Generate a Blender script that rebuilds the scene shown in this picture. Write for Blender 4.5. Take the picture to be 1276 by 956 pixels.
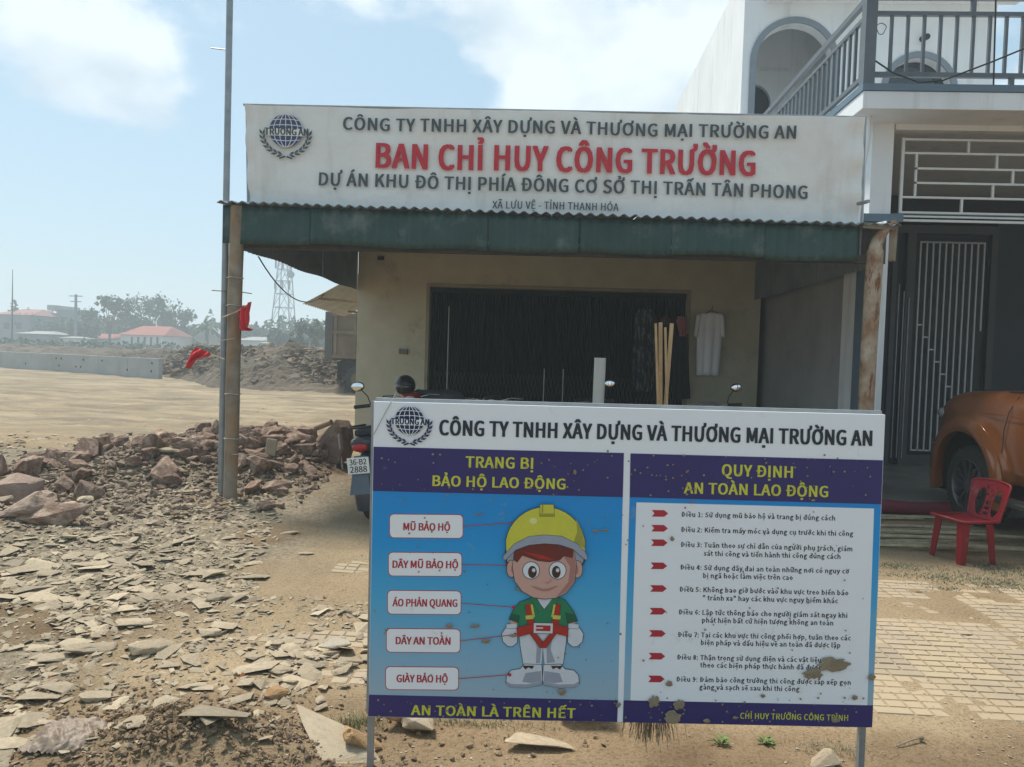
import bpy, bmesh, math, random
from mathutils import Vector, Matrix, noise
from math import radians as R, sin, cos, pi, tan, sqrt, exp

for o in list(bpy.data.objects): bpy.data.objects.remove(o)
S = bpy.context.scene
C = bpy.data.collections.new('site'); S.collection.children.link(C)
random.seed(7)

# ------------------------------------------------------------ camera
F_PX, W_PX, H_PX = 920.0, 1276.0, 956.0
cam_d = bpy.data.cameras.new('camera'); cam = bpy.data.objects.new('camera', cam_d); S.collection.objects.link(cam)
cam_d.sensor_width = 36; cam_d.lens = F_PX/W_PX*36; cam_d.clip_end = 3000; cam_d.clip_start = .05
CAMP = Vector((0, 0, 1.5))
YAW, PITCH, ROLL = R(2.86), R(1.98), R(1.8)
MC = Matrix.Rotation(YAW, 4, 'Z') @ Matrix.Rotation(pi/2-PITCH, 4, 'X') @ Matrix.Rotation(ROLL, 4, 'Z')
cam.matrix_world = Matrix.Translation(CAMP) @ MC
S.camera = cam
MR = MC.to_3x3()

# ------------------------------------------------------------ sky, sun, exposure
SUN_AZ, SUN_EL = R(-46), R(61)          # azimuth clockwise from +Y
w = bpy.data.worlds.new("World"); S.world = w; w.use_nodes = True
nt = w.node_tree; nt.nodes.clear()
def N(t, **k):
    n = nt.nodes.new(t)
    for a, b in k.items(): setattr(n, a, b)
    return n
out = N('ShaderNodeOutputWorld'); bg = N('ShaderNodeBackground'); sky = N('ShaderNodeTexSky')
sky.sky_type = 'NISHITA'; sky.sun_disc = False; sky.sun_elevation = SUN_EL; sky.sun_rotation = SUN_AZ
sky.air_density = 1.0; sky.dust_density = 1.6; sky.ozone_density = 1.2; sky.altitude = 0
tc = N('ShaderNodeTexCoord'); mp = N('ShaderNodeMapping'); mp.inputs['Scale'].default_value = (1, 1, 1.7)
mp.inputs['Location'].default_value = (3.05, 1.3, .4)
nz = N('ShaderNodeTexNoise'); nz.inputs['Scale'].default_value = 3.4; nz.inputs['Detail'].default_value = 10; nz.inputs['Roughness'].default_value = .58
nt.links.new(tc.outputs['Generated'], mp.inputs[0]); nt.links.new(mp.outputs[0], nz.inputs['Vector'])
def math_(op, a, b=None, c=None, clamp=False):
    n = N('ShaderNodeMath', operation=op, use_clamp=clamp)
    for i, v in enumerate((a, b, c)):
        if v is None: continue
        if isinstance(v, (int, float)): n.inputs[i].default_value = v
        else: nt.links.new(v, n.inputs[i])
    return n.outputs[0]
def blob(px, py, k, amp):
    """a cumulus bank centred on one direction of the sky"""
    d = (MR @ Vector(((px-W_PX/2)/F_PX, (H_PX/2-py)/F_PX, -1))).normalized()
    n = N('ShaderNodeVectorMath', operation='DISTANCE'); n.inputs[1].default_value = d
    nt.links.new(tc.outputs['Generated'], n.inputs[0])
    m = N('ShaderNodeMapRange', interpolation_type='SMOOTHSTEP'); m.inputs['From Min'].default_value = 0; m.inputs['From Max'].default_value = k
    m.inputs['To Min'].default_value = amp; m.inputs['To Max'].default_value = 0
    nt.links.new(n.outputs['Value'], m.inputs['Value']); return m.outputs[0]
acc = nz.outputs['Fac']
for b in ((780, 70, .30, .15), (690, 150, .17, .20), (70, 20, .20, .13), (860, 90, .14, .14), (200, 40, .18, .12), (440, 110, .24, -.15), (110, 300, .38, -.20), (1400, 60, .3, .1)):
    acc = math_('ADD', acc, blob(*b))
cl = N('ShaderNodeMapRange', interpolation_type='SMOOTHSTEP'); cl.inputs['From Min'].default_value = .52; cl.inputs['From Max'].default_value = .66
nt.links.new(acc, cl.inputs['Value'])
n2 = N('ShaderNodeTexNoise'); n2.inputs['Scale'].default_value = 4.5; n2.inputs['Detail'].default_value = 5
nt.links.new(mp.outputs[0], n2.inputs['Vector'])
cr = N('ShaderNodeValToRGB'); cr.color_ramp.elements[0].position = .36; cr.color_ramp.elements[0].color = (3.9, 4.8, 5.6, 1)
cr.color_ramp.elements[1].position = .56; cr.color_ramp.elements[1].color = (6.6, 7.2, 7.6, 1)
nt.links.new(n2.outputs['Fac'], cr.inputs['Fac'])
# thin milky veil over the blue
veil = N('ShaderNodeMixRGB'); veil.inputs['Fac'].default_value = .6; veil.inputs['Color2'].default_value = (3.1, 4.8, 5.8, 1)
nt.links.new(sky.outputs['Color'], veil.inputs['Color1'])
mx = N('ShaderNodeMixRGB'); nt.links.new(math_('MULTIPLY', cl.outputs[0], .92), mx.inputs['Fac'])
nt.links.new(veil.outputs['Color'], mx.inputs['Color1']); nt.links.new(cr.outputs['Color'], mx.inputs['Color2'])
nt.links.new(mx.outputs['Color'], bg.inputs['Color']); bg.inputs['Strength'].default_value = .066
nt.links.new(bg.outputs[0], out.inputs[0])
sd = bpy.data.lights.new('sun', 'SUN'); sd.energy = 2.3; sd.angle = R(11); sd.color = (1, .95, .86)
sun = bpy.data.objects.new('sun', sd); S.collection.objects.link(sun)
sdir = Vector((sin(SUN_AZ)*cos(SUN_EL), cos(SUN_AZ)*cos(SUN_EL), sin(SUN_EL)))
sun.rotation_euler = sdir.to_track_quat('Z', 'Y').to_euler(); sun.location = (0, 0, 30)
S.view_settings.view_transform = 'Standard'; S.view_settings.look = 'None'; S.view_settings.gamma = 1
S.view_settings.exposure = 1.18
S.cycles.volume_bounces = 1; S.cycles.max_bounces = 8; S.cycles.volume_step_rate = 1

# ------------------------------------------------------------ measuring helpers (pixel of the photo -> point of the place)
def ray(px, py): return MR @ Vector(((px-W_PX/2)/F_PX, (H_PX/2-py)/F_PX, -1))
def at(px, py, Y):
    d = ray(px, py); return CAMP + d*(Y/d.y)
def gr(px, py, z=0.):
    d = ray(px, py); return CAMP + d*((z-CAMP.z)/d.z)
def on_plane(px, py, P, n):
    d = ray(px, py); return CAMP + d*((P-CAMP).dot(n)/d.dot(n))

# ------------------------------------------------------------ materials
_m = {}
def M(name, c1, c2=None, sc=6., rough=.8, bump=.15, metal=0., rv=0., bs=None, island=0., spec=.4, dist=.01, stain=None, wet=0, coat=0, trans=0):
    if name in _m: return _m[name]
    m = bpy.data.materials.new(name); m.use_nodes = True; t = m.node_tree; b = t.nodes['Principled BSDF']
    L = t.links.new
    c2 = c2 or tuple(x*.8 for x in c1)
    co = t.nodes.new('ShaderNodeTexCoord'); oi = t.nodes.new('ShaderNodeObjectInfo')
    vm = t.nodes.new('ShaderNodeVectorMath'); vm.operation = 'ADD'
    L(co.outputs['Object'], vm.inputs[0])
    off = t.nodes.new('ShaderNodeMath'); off.operation = 'MULTIPLY'; off.inputs[1].default_value = 37. if rv else 0.
    L(oi.outputs['Random'], off.inputs[0]); L(off.outputs[0], vm.inputs[1])
    n = t.nodes.new('ShaderNodeTexNoise'); n.inputs['Scale'].default_value = sc; n.inputs['Detail'].default_value = 7; n.inputs['Roughness'].default_value = .62
    L(vm.outputs[0], n.inputs['Vector'])
    r = t.nodes.new('ShaderNodeValToRGB'); r.color_ramp.elements[0].position = .33; r.color_ramp.elements[1].position = .67
    r.color_ramp.elements[0].color = (*c2, 1); r.color_ramp.elements[1].color = (*c1, 1)
    L(n.outputs['Fac'], r.inputs['Fac']); col = r.outputs['Color']
    if stain:
        n3 = t.nodes.new('ShaderNodeTexNoise'); n3.inputs['Scale'].default_value = stain[1]; n3.inputs['Detail'].default_value = 8; n3.inputs['Roughness'].default_value = .7
        mp3 = t.nodes.new('ShaderNodeMapping'); mp3.inputs['Scale'].default_value = stain[4] if len(stain) > 4 else (1, 1, 1)
        L(vm.outputs[0], mp3.inputs[0]); L(mp3.outputs[0], n3.inputs['Vector'])
        mr = t.nodes.new('ShaderNodeMapRange'); mr.inputs['From Min'].default_value = stain[2]; mr.inputs['From Max'].default_value = stain[3]
        L(n3.outputs['Fac'], mr.inputs['Value'])
        mi = t.nodes.new('ShaderNodeMixRGB'); mi.inputs['Color2'].default_value = (*stain[0], 1)
        L(mr.outputs[0], mi.inputs['Fac']); L(col, mi.inputs['Color1']); col = mi.outputs['Color']
    for amt, src in ((rv, oi.outputs['Random']), (island, None)):
        if not amt: continue
        if src is None:
            g = t.nodes.new('ShaderNodeNewGeometry'); src = g.outputs['Random Per Island']
        mr = t.nodes.new('ShaderNodeMapRange'); mr.inputs['To Min'].default_value = 1-amt; mr.inputs['To Max'].default_value = 1+amt
        L(src, mr.inputs['Value'])
        mu = t.nodes.new('ShaderNodeMixRGB'); mu.blend_type = 'MULTIPLY'; mu.inputs['Fac'].default_value = 1
        L(col, mu.inputs['Color1']); L(mr.outputs[0], mu.inputs['Color2']); col = mu.outputs['Color']
    L(col, b.inputs['Base Color'])
    b.inputs['Roughness'].default_value = rough; b.inputs['Metallic'].default_value = metal; b.inputs['Specular IOR Level'].default_value = spec
    if coat: b.inputs['Coat Weight'].default_value = coat; b.inputs['Coat Roughness'].default_value = .08
    if trans: b.inputs['Transmission Weight'].default_value = trans
    if bump:
        n4 = t.nodes.new('ShaderNodeTexNoise'); n4.inputs['Scale'].default_value = bs or sc*4; n4.inputs['Detail'].default_value = 8
        L(vm.outputs[0], n4.inputs['Vector'])
        bp_ = t.nodes.new('ShaderNodeBump'); bp_.inputs['Strength'].default_value = bump; bp_.inputs['Distance'].default_value = dist
        L(n4.outputs['Fac'], bp_.inputs['Height']); L(bp_.outputs[0], b.inputs['Normal'])
    _m[name] = m; return m

# ------------------------------------------------------------ building helpers
def wm(o):
    m = Matrix.Identity(4)
    while o is not None: m = o.matrix_basis @ m; o = o.parent
    return m
def tag(o, label=None, cat=None, group=None, kind=None):
    if label: o['label'] = label
    if cat: o['category'] = cat
    if group: o['group'] = group
    if kind: o['kind'] = kind
    return o
def thing(name, label, cat, loc=(0, 0, 0), rz=0., group=None, rx=0., ry=0.):
    o = bpy.data.objects.new(name, None); C.objects.link(o); o.empty_display_size = .1
    o.location = loc; o.rotation_euler = (rx, ry, rz); return tag(o, label, cat, group)
class MB:
    def __init__(s): s.v = []; s.f = []; s.mi = []; s.cur = 0
    def add(s, vs, fs, T=None):
        b = len(s.v); s.v += [(T @ Vector(p)) if T else Vector(p) for p in vs]
        s.f += [tuple(b+i for i in f) for f in fs]; s.mi += [s.cur]*len(fs); return s
    def box(s, c, d, T=None, taper=1., rz=0, ry=0, rx=0):
        x, y, z = (k/2 for k in d)
        vs = [(-x, -y, -z), (x, -y, -z), (x, y, -z), (-x, y, -z), (-x*taper, -y*taper, z), (x*taper, -y*taper, z), (x*taper, y*taper, z), (-x*taper, y*taper, z)]
        A = Matrix.Translation(c) @ Matrix.Rotation(rz, 4, 'Z') @ Matrix.Rotation(ry, 4, 'Y') @ Matrix.Rotation(rx, 4, 'X')
        return s.add(vs, [(3, 2, 1, 0), (4, 5, 6, 7), (0, 1, 5, 4), (1, 2, 6, 5), (2, 3, 7, 6), (3, 0, 4, 7)], (T @ A) if T else A)
    def b2(s, a, b): return s.box([(a[i]+b[i])/2 for i in range(3)], [abs(b[i]-a[i]) for i in range(3)])
    def bar(s, p, q, w, h=None, up=(0, 0, 1)):
        p, q = Vector(p), Vector(q); d = q-p; L = d.length; z = d.normalized()
        x = Vector(up).cross(z); x = x.normalized() if x.length > 1e-4 else Vector((1, 0, 0)); y = z.cross(x)
        A = Matrix((x, y, z)).transposed().to_4x4(); A.translation = (p+q)/2
        return s.box((0, 0, 0), (w, h or w, L), A)
    def tube(s, pts, r, n=8, cap=True, closed=False):
        pts = [Vector(p) for p in pts]; rs = r if isinstance(r, (list, tuple)) else [r]*len(pts); rings = []
        prev = None
        for i, p in enumerate(pts):
            if closed: d = pts[(i+1) % len(pts)]-pts[i-1]
            else: d = pts[min(i+1, len(pts)-1)]-pts[max(i-1, 0)]
            z = d.normalized()
            if prev is None:
                x = z.orthogonal().normalized()
            else:
                x = prev-z*prev.dot(z); x = x.normalized() if x.length > 1e-5 else z.orthogonal().normalized()
            prev = x; y = z.cross(x)
            rings.append([p+(x*cos(2*pi*k/n)+y*sin(2*pi*k/n))*rs[i] for k in range(n)])
        if closed: rings.append(rings[0])
        return s.loft(rings, cap and not closed)
    def loft(s, rings, cap=True, T=None):
        n = len(rings[0]); vs = [v for r in rings for v in r]; fs = []
        for i in range(len(rings)-1):
            for k in range(n):
                a, b = i*n+k, i*n+(k+1) % n; fs.append((a, b, b+n, a+n))
        if cap: fs += [tuple(range(n))[::-1], tuple(range(len(vs)-n, len(vs)))]
        return s.add(vs, fs, T)
    def ell(s, c, r, n=14, m=9, T=None, z0=-1., z1=1.):
        rings = []
        for i in range(m+1):
            z = -cos(pi*i/m); z = max(z0, min(z1, z)); q = sqrt(max(1e-5, 1-z*z))
            rings.append([(c[0]+r[0]*q*cos(2*pi*k/n), c[1]+r[1]*q*sin(2*pi*k/n), c[2]+r[2]*z) for k in range(n)])
        return s.loft(rings, True, T)
    def prism(s, poly, fn, t0, t1):
        """poly of (a,b); fn(a,b,t)->point"""
        n = len(poly); vs = [fn(a, b, t0) for a, b in poly]+[fn(a, b, t1) for a, b in poly]
        fs = [tuple(range(n)), tuple(range(2*n-1, n-1, -1))]+[(i, i+n, (i+1) % n+n, (i+1) % n)[::-1][::-1] for i in range(n)]
        return s.add(vs, fs)
    def grid(s, fn, nu, nv):
        vs = [fn(i/nu, j/nv) for j in range(nv+1) for i in range(nu+1)]
        return s.add(vs, [(j*(nu+1)+i, j*(nu+1)+i+1, (j+1)*(nu+1)+i+1, (j+1)*(nu+1)+i) for j in range(nv) for i in range(nu)])
    def mesh(s, name, mat, smooth=None, fix=True):
        me = bpy.data.meshes.new(name); me.from_pydata([tuple(v) for v in s.v], [], s.f)
        for m_ in (mat if isinstance(mat, (list, tuple)) else [mat]): me.materials.append(m_)
        if isinstance(mat, (list, tuple)): me.polygons.foreach_set('material_index', s.mi)
        if fix:
            bm = bmesh.new(); bm.from_mesh(me); bmesh.ops.recalc_face_normals(bm, faces=bm.faces); bm.to_mesh(me); bm.free()
        if smooth is not None:
            me.polygons.foreach_set('use_smooth', [True]*len(me.polygons)); me.set_sharp_from_angle(angle=R(smooth))
        return me
    def build(s, name, mat, parent=None, world=False, smooth=None, bev=0, fix=True, solid=0):
        if parent is None:
            xs = [v.x for v in s.v]; ys = [v.y for v in s.v]; z = min(v.z for v in s.v)
            loc = Vector(((min(xs)+max(xs))/2, (min(ys)+max(ys))/2, z)); s.v = [v-loc for v in s.v]
        elif world:
            inv = wm(parent).inverted(); s.v = [inv @ v for v in s.v]
        o = bpy.data.objects.new(name, s.mesh(name, mat, smooth, fix)); C.objects.link(o)
        if parent is None: o.location = loc
        else: o.parent = parent
        if solid:
            md = o.modifiers.new('solid', 'SOLIDIFY'); md.thickness = solid; md.offset = 0
        if bev:
            md = o.modifiers.new('bevel', 'BEVEL'); md.width = bev; md.segments = 2; md.limit_method = 'ANGLE'; md.angle_limit = R(40)
        return o
def piece(name, mesh, parent, loc, rot=(0, 0, 0), scale=(1, 1, 1)):
    o = bpy.data.objects.new(name, mesh); C.objects.link(o); o.parent = parent; o.location = loc; o.rotation_euler = rot; o.scale = scale; return o
def copy_tree(o, parent=None):
    c = o.copy(); C.objects.link(c); c.parent = parent
    for ch in [x for x in C.objects if x.parent == o]: copy_tree(ch, c)
    return c
def fbm(x, y, z=0., o=4): return noise.fractal(Vector((x, y, z)), 1.0, 2.0, o)
def sm(a, b, x):
    t = max(0, min(1, (x-a)/(b-a))); return t*t*(3-2*t)

# text as flat print: map(u,v) with u 0..1 over the width, v in cap heights above the baseline
import os
FONT = None
try:      # the plain sans face that ships inside Blender itself; its built-in face is the fallback
    FONT = bpy.data.fonts.load(os.path.join(bpy.utils.system_resource('DATAFILES'), 'fonts', 'Noto Sans CJK Regular.woff2'))
except Exception: FONT = None
def text_geo(body, bold=.02, res=3, space=1.0):
    cu = bpy.data.curves.new('text', 'FONT'); cu.body = body; cu.size = 1; cu.offset = bold; cu.resolution_u = res; cu.fill_mode = 'FRONT'; cu.space_character = space
    if FONT: cu.font = FONT
    o = bpy.data.objects.new('text', cu); C.objects.link(o)
    dg = bpy.context.evaluated_depsgraph_get(); me = bpy.data.meshes.new_from_object(o.evaluated_get(dg))
    vs = [v.co.copy() for v in me.vertices]; fs = [tuple(p.vertices) for p in me.polygons]
    bpy.data.objects.remove(o); bpy.data.meshes.remove(me); return vs, fs
CAPH = None
def text_on(mb, body, fn, bold=.02, res=3, space=1.0):
    global CAPH
    if CAPH is None:
        v, _ = text_geo('H', 0); CAPH = max(p.y for p in v)
    vs, fs = text_geo(body, 0, res, space); b = bold*CAPH/.68
    x0 = min(p.x for p in vs)-b; x1 = max(p.x for p in vs)+b
    sh = [(0, 0)] if bold < .006 else [(-b, 0), (b, 0)] if bold < .02 else [(-b, -b*.3), (0, 0), (b, b*.3), (-b, b*.3), (b, -b*.3)]
    for k, (dx, dy) in enumerate(sh):       # a bold face is the plain stroke laid side by side
        mb.add([fn((p.x+dx-x0)/(x1-x0), (p.y+dy)/CAPH)+Vector((0, -.00004*k, 0)) for p in vs], fs)
# ------------------------------------------------------------ material library
sand_m = None
def ground_material():
    m = bpy.data.materials.new('earth'); m.use_nodes = True; t = m.node_tree; b = t.nodes['Principled BSDF']; L = t.links.new
    def nd(x, **k):
        n = t.nodes.new(x)
        for a, v in k.items(): setattr(n, a, v)
        return n
    g = nd('ShaderNodeNewGeometry')
    def ns(scale, det=8, ro=.6, vec=None):
        n = nd('ShaderNodeTexNoise'); n.inputs['Scale'].default_value = scale; n.inputs['Detail'].default_value = det; n.inputs['Roughness'].default_value = ro
        L(vec or g.outputs['Position'], n.inputs['Vector']); return n.outputs['Fac']
    def ramp(f, p0, c0, p1, c1):
        r = nd('ShaderNodeValToRGB'); r.color_ramp.elements[0].position = p0; r.color_ramp.elements[1].position = p1
        r.color_ramp.elements[0].color = (*c0, 1); r.color_ramp.elements[1].color = (*c1, 1); L(f, r.inputs['Fac']); return r.outputs['Color']
    def mixc(f, a, c, mode='MIX'):
        n = nd('ShaderNodeMixRGB', blend_type=mode)
        if isinstance(f, (int, float)): n.inputs['Fac'].default_value = f
        else: L(f, n.inputs['Fac'])
        L(a, n.inputs['Color1'])
        if isinstance(c, tuple): n.inputs['Color2'].default_value = (*c, 1)
        else: L(c, n.inputs['Color2'])
        return n.outputs['Color']
    def attr(nm):
        a = nd('ShaderNodeAttribute'); a.attribute_name = nm; return a.outputs['Fac']
    base = ramp(ns(1.1), .34, (.33, .245, .155), .66, (.44, .34, .22))
    soil = ramp(ns(2.3), .34, (.17, .115, .068), .66, (.29, .205, .125))
    grav = ramp(ns(26., 6, .75), .36, (.17, .135, .095), .64, (.38, .325, .24))
    mpn = nd('ShaderNodeMapping'); mpn.inputs['Scale'].default_value = (.26, .75, 1); mpn.inputs['Rotation'].default_value = (0, 0, .12); L(g.outputs['Position'], mpn.inputs[0])
    streak = ramp(ns(1.6, 8, .62, mpn.outputs[0]), .40, (.25, .205, .15), .62, (.42, .34, .23))
    c = mixc(attr('flat'), base, streak)
    c = mixc(attr('gravel'), c, grav); c = mixc(attr('soil'), c, soil)
    spk = ramp(ns(60., 4, .7), .38, (.62, .58, .52), .52, (1, 1, 1)); c = mixc(.75, c, spk, 'MULTIPLY')
    big = ramp(ns(.35, 4), .35, (.84, .82, .78), .65, (1.06, 1.04, 1.0)); c = mixc(1., c, big, 'MULTIPLY')
    L(c, b.inputs['Base Color']); b.inputs['Roughness'].default_value = .95; b.inputs['Specular IOR Level'].default_value = .15
    h = nd('ShaderNodeMath', operation='ADD'); L(ns(18., 9, .7), h.inputs[0]); L(ns(90., 4, .6), h.inputs[1])
    bp_ = nd('ShaderNodeBump'); bp_.inputs['Strength'].default_value = .55; bp_.inputs['Distance'].default_value = .03
    L(h.outputs[0], bp_.inputs['Height']); L(bp_.outputs[0], b.inputs['Normal']); return m
earth = ground_material()
plaster_cream = M('cream plaster', (.60, .555, .41), (.51, .47, .34), sc=2.5, rough=.9, bump=.12, bs=30, stain=((.30, .25, .17), 1.6, .56, .78))
plaster_white = M('white paint on plaster', (.78, .79, .78), (.70, .71, .71), sc=1.2, rough=.75, bump=.06, bs=40, stain=((.48, .48, .45), 1.2, .53, .82, (3.5, 3.5, .3)))
plaster_grey = M('bare cement render', (.38, .38, .375), (.28, .28, .275), sc=1.1, rough=.85, bump=.2, bs=24, stain=((.40, .40, .39), .8, .55, .75, (1.5, 1.5, .3)))
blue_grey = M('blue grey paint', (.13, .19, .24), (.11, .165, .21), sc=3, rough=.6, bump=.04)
rail_m = M('dark grey rail paint', (.13, .145, .16), (.10, .115, .13), sc=5, rough=.5, bump=.03)
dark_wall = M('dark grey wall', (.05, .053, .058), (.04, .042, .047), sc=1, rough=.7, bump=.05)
grille_m = M('pale grille paint', (.68, .68, .65), (.60, .60, .57), sc=8, rough=.5, bump=.03)
gate_dark = M('dark gate metal', (.075, .075, .072), (.055, .055, .053), sc=3, rough=.5, bump=.04)
green_tin = M('green corrugated tin', (.036, .078, .068), (.025, .058, .052), sc=3, rough=.55, bump=.08, metal=.15, rv=.08, stain=((.17, .20, .18), 2.2, .54, .80))
tin_under = M('haze-lightened tin', (.25, .29, .32), (.17, .20, .225), sc=2, rough=.6, bump=.08, metal=.3, stain=((.16, .09, .05), 2.5, .6, .8))  # bluish base lightened: haze and flare over the sheets put into the colour
old_tin = M('weathered pale tin', (.50, .50, .48), (.38, .37, .35), sc=4, rough=.7, bump=.1, stain=((.25, .13, .07), 3, .58, .75))
door_tin = M('dark green folding door', (.013, .028, .025), (.007, .016, .014), sc=4, rough=.8, bump=.05, rv=.3, spec=.15)
lattice_m = M('lattice steel', (.07, .082, .078), rough=.5, metal=.3, bump=0)
wood_old = M('weathered grey timber', (.36, .31, .24), (.17, .12, .075), sc=3.2, rough=.9, bump=.5, bs=18, stain=((.34, .20, .10), 2.2, .48, .68, (5, 5, .7)))
wood_peel = M('peeling rusty post', (.50, .42, .32), (.26, .14, .07), sc=6, rough=.9, bump=.6, bs=22, stain=((.18, .07, .03), 4, .52, .62, (4, 4, 1)))
wood_new = M('new timber batten', (.50, .33, .17), (.38, .23, .11), sc=9, rough=.75, bump=.2, rv=.15)
bamboo_m = M('dry split bamboo', (.50, .42, .28), (.33, .27, .17), sc=14, rough=.75, bump=.2, rv=.25)
steel_m = M('galvanised steel', (.36, .38, .39), (.26, .28, .29), sc=9, rough=.5, metal=.6, bump=.08)
cloth_m = M('white banner cloth', (.80, .78, .74), (.74, .72, .68), sc=1.5, rough=.7, bump=.4, bs=5, dist=.05, stain=((.60, .56, .50), 1.1, .54, .80, (3, 3, .5)))
ink_grey = M('dark grey print', (.075, .09, .095), (.06, .075, .08), rough=.6, bump=0)
ink_red = M('red print', (.56, .03, .045), (.50, .026, .04), rough=.6, bump=0)
ink_navy = M('navy print', (.018, .026, .085), (.014, .02, .07), rough=.5, bump=0)
black_plastic = M('black plastic', (.018, .018, .019), rough=.45, bump=.05)
rubber = M('tyre rubber', (.03, .03, .029), (.045, .042, .038), sc=10, rough=.85, bump=.15)
glass_d = M('dark glass', (.012, .014, .016), rough=.06, bump=0, spec=.9)
mirror_m = M('mirror glass', (.9, .9, .9), (.88, .88, .88), rough=.03, metal=1., bump=0)
chrome = M('bright metal', (.55, .55, .55), rough=.25, metal=1., bump=0)
alloy = M('wheel alloy', (.16, .165, .17), (.12, .12, .125), rough=.4, metal=.7, bump=.03)
gate_glass_m = M('dusty dark glass', (.02, .024, .025), rough=.35, bump=0, spec=.2)
shadow_m = M('dark interior', (.02, .02, .02), rough=.9, bump=0)

# ------------------------------------------------------------ ground
def H(x, y):
    z = .018*fbm(x*.9, y*.9, 1)
    near = 1-sm(12, 20, y)
    pave = sm(-2.6, -1.9, x)*(1-sm(6.8, 7.4, x))*sm(3.0, 3.25, y)*(1-sm(5.35, 5.6, y))
    if pave > 0: 
        cover = sm(-.75, -1.1, x)*.0 + (1-sm(-1.15, -.85, x))*(1-exp(-(((x+1.05)/.60)**4+((y-3.58)/.40)**4)))*(1-exp(-(((x+1.25)/.35)**4+((y-5.0)/.22)**4)))
        z = z*(1-pave)+pave*(-.0042+.006*fbm(x*.9, y*1.2, 4)+.0035*fbm(x*4, y*4, 9)+.028*cover)
    rub = (1-sm(-2.2, -1.5, x))*near*sm(2.4, 3.2, y)
    z += rub*(.035*fbm(x*2.1, y*2.1, 7)+.02*fbm(x*6, y*6, 3))
    z += .42*exp(-((x+3.85)/(1.3 if x < -3.85 else 1.05))**4-((y-9.3)/.95)**2) + .22*exp(-((x+4.1)/(1.1 if x < -4.1 else .75))**4-((y-8.1)/.6)**2)
    z += .16*exp(-((x+5.2)/1.1)**2-((y-7.7)/.7)**2)
    z += .22*exp(-((x+5.1)/.9)**2-((y-5.6)/.6)**2)
    m = exp(-((x+1.25)/.36)**2-((y-2.64)/.21)**2); z += m*(.13+.05*fbm(x*9, y*9, 2)+.04*fbm(x*22, y*22, 5))
    if y > 11 and x < 0:
        f = sm(11, 14, y)*(1-sm(60, 90, y)); z += f*(.05*fbm(x*.3+y*.05, y*.4, 11)+.03*fbm(x*.9, y*1.1, 12)+.04*fbm(x*2.1, y*2.3, 13))
    if 11 < y < 45 and x < 3:
        for c, sl_ in ((13.2, .10), (17.5, -.06), (22., .05), (29., .12)):
            for d_ in (-.8, .8):
                q = (y-(c+d_+sl_*(x+6)+.5*sin(x*.35+c)))/.22; z += (-.055*exp(-q*q)+.025*exp(-(abs(q)-1.6)**2*2))*min(1, (y-11)/2)
    z += .025*sm(5.5, 6.0, y)*sm(1.5, 2.2, x)*(1-sm(7, 7.4, y))*(fbm(x*1.2, y*1.2, 15))
    z += .03*exp(-((y-3.02)/.12)**2)*sm(.3, 1, x)*fbm(x*2, y*3, 22)
    return z
def axis(parts):
    out = []
    for a, b, st in parts:
        k = max(1, round((b-a)/st)); out += [a+(b-a)*i/k for i in range(k)]
    return out+[parts[-1][1]]
xs = axis([(-1500, -300, 200), (-300, -60, 16), (-60, -16, 1.6), (-16, -6.5, .3), (-6.5, -1.6, .045), (-1.6, 7.4, .06), (7.4, 14, .5), (14, 60, 4), (60, 300, 30), (300, 1500, 300)])
ys = axis([(-60, -6, 6), (-6, 1.6, .5), (1.6, 6.2, .045), (6.2, 12, .07), (12, 26, .22), (26, 60, .9), (60, 200, 10), (200, 2400, 200)])
gv = []; fl = []; gra = []; soi = []
for y in ys:
    for x in xs:
        gv.append((x, y, H(x, y)))
        far = sm(10.5, 13, y)*(1 if x < 4 else 0)
        a = (1-sm(-2.3, -1.6, x+.35*fbm(x, y, 31)))*(1-sm(10, 11.5, y+.8*fbm(x*.5, y*.5, 8)))*sm(2.9, 3.3, y+.3*fbm(x, y, 77))
        n = fbm(x*.7, y*.7, 40)
        s = .85*exp(-((x+1.25)/.7)**2-((y-2.65)/.40)**2)
        s = max(s, .9*sm(.12, .4, n)*a, (1-sm(3.0, 3.25, y+.1*fbm(x*2, y*2, 3)))*(.75+.4*fbm(x*1.3, y*1.3, 6)))
        s = max(s, .8*exp(-((x+4.0)/1.6)**2-((y-9.0)/1.2)**2))
        if x < -3 and 46 < y < 300: s = max(s, .6)
        fl.append(far); gra.append(min(1, a*1.0)); soi.append(max(0, min(1, s)))
nx = len(xs); me = bpy.data.meshes.new('ground')
me.from_pydata(gv, [], [(j*nx+i, j*nx+i+1, (j+1)*nx+i+1, (j+1)*nx+i) for j in range(len(ys)-1) for i in range(nx-1)])
for nm, dat in (('flat', fl), ('gravel', gra), ('soil', soi)):
    at_ = me.attributes.new(nm, 'FLOAT', 'POINT'); at_.data.foreach_set('value', dat)
me.polygons.foreach_set('use_smooth', [True]*len(me.polygons)); me.materials.append(earth)
ground = bpy.data.objects.new('ground', me); C.objects.link(ground); tag(ground, 'bare sandy earth of the building plot with tyre tracks and dusty rubble', 'ground', kind='structure')

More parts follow.
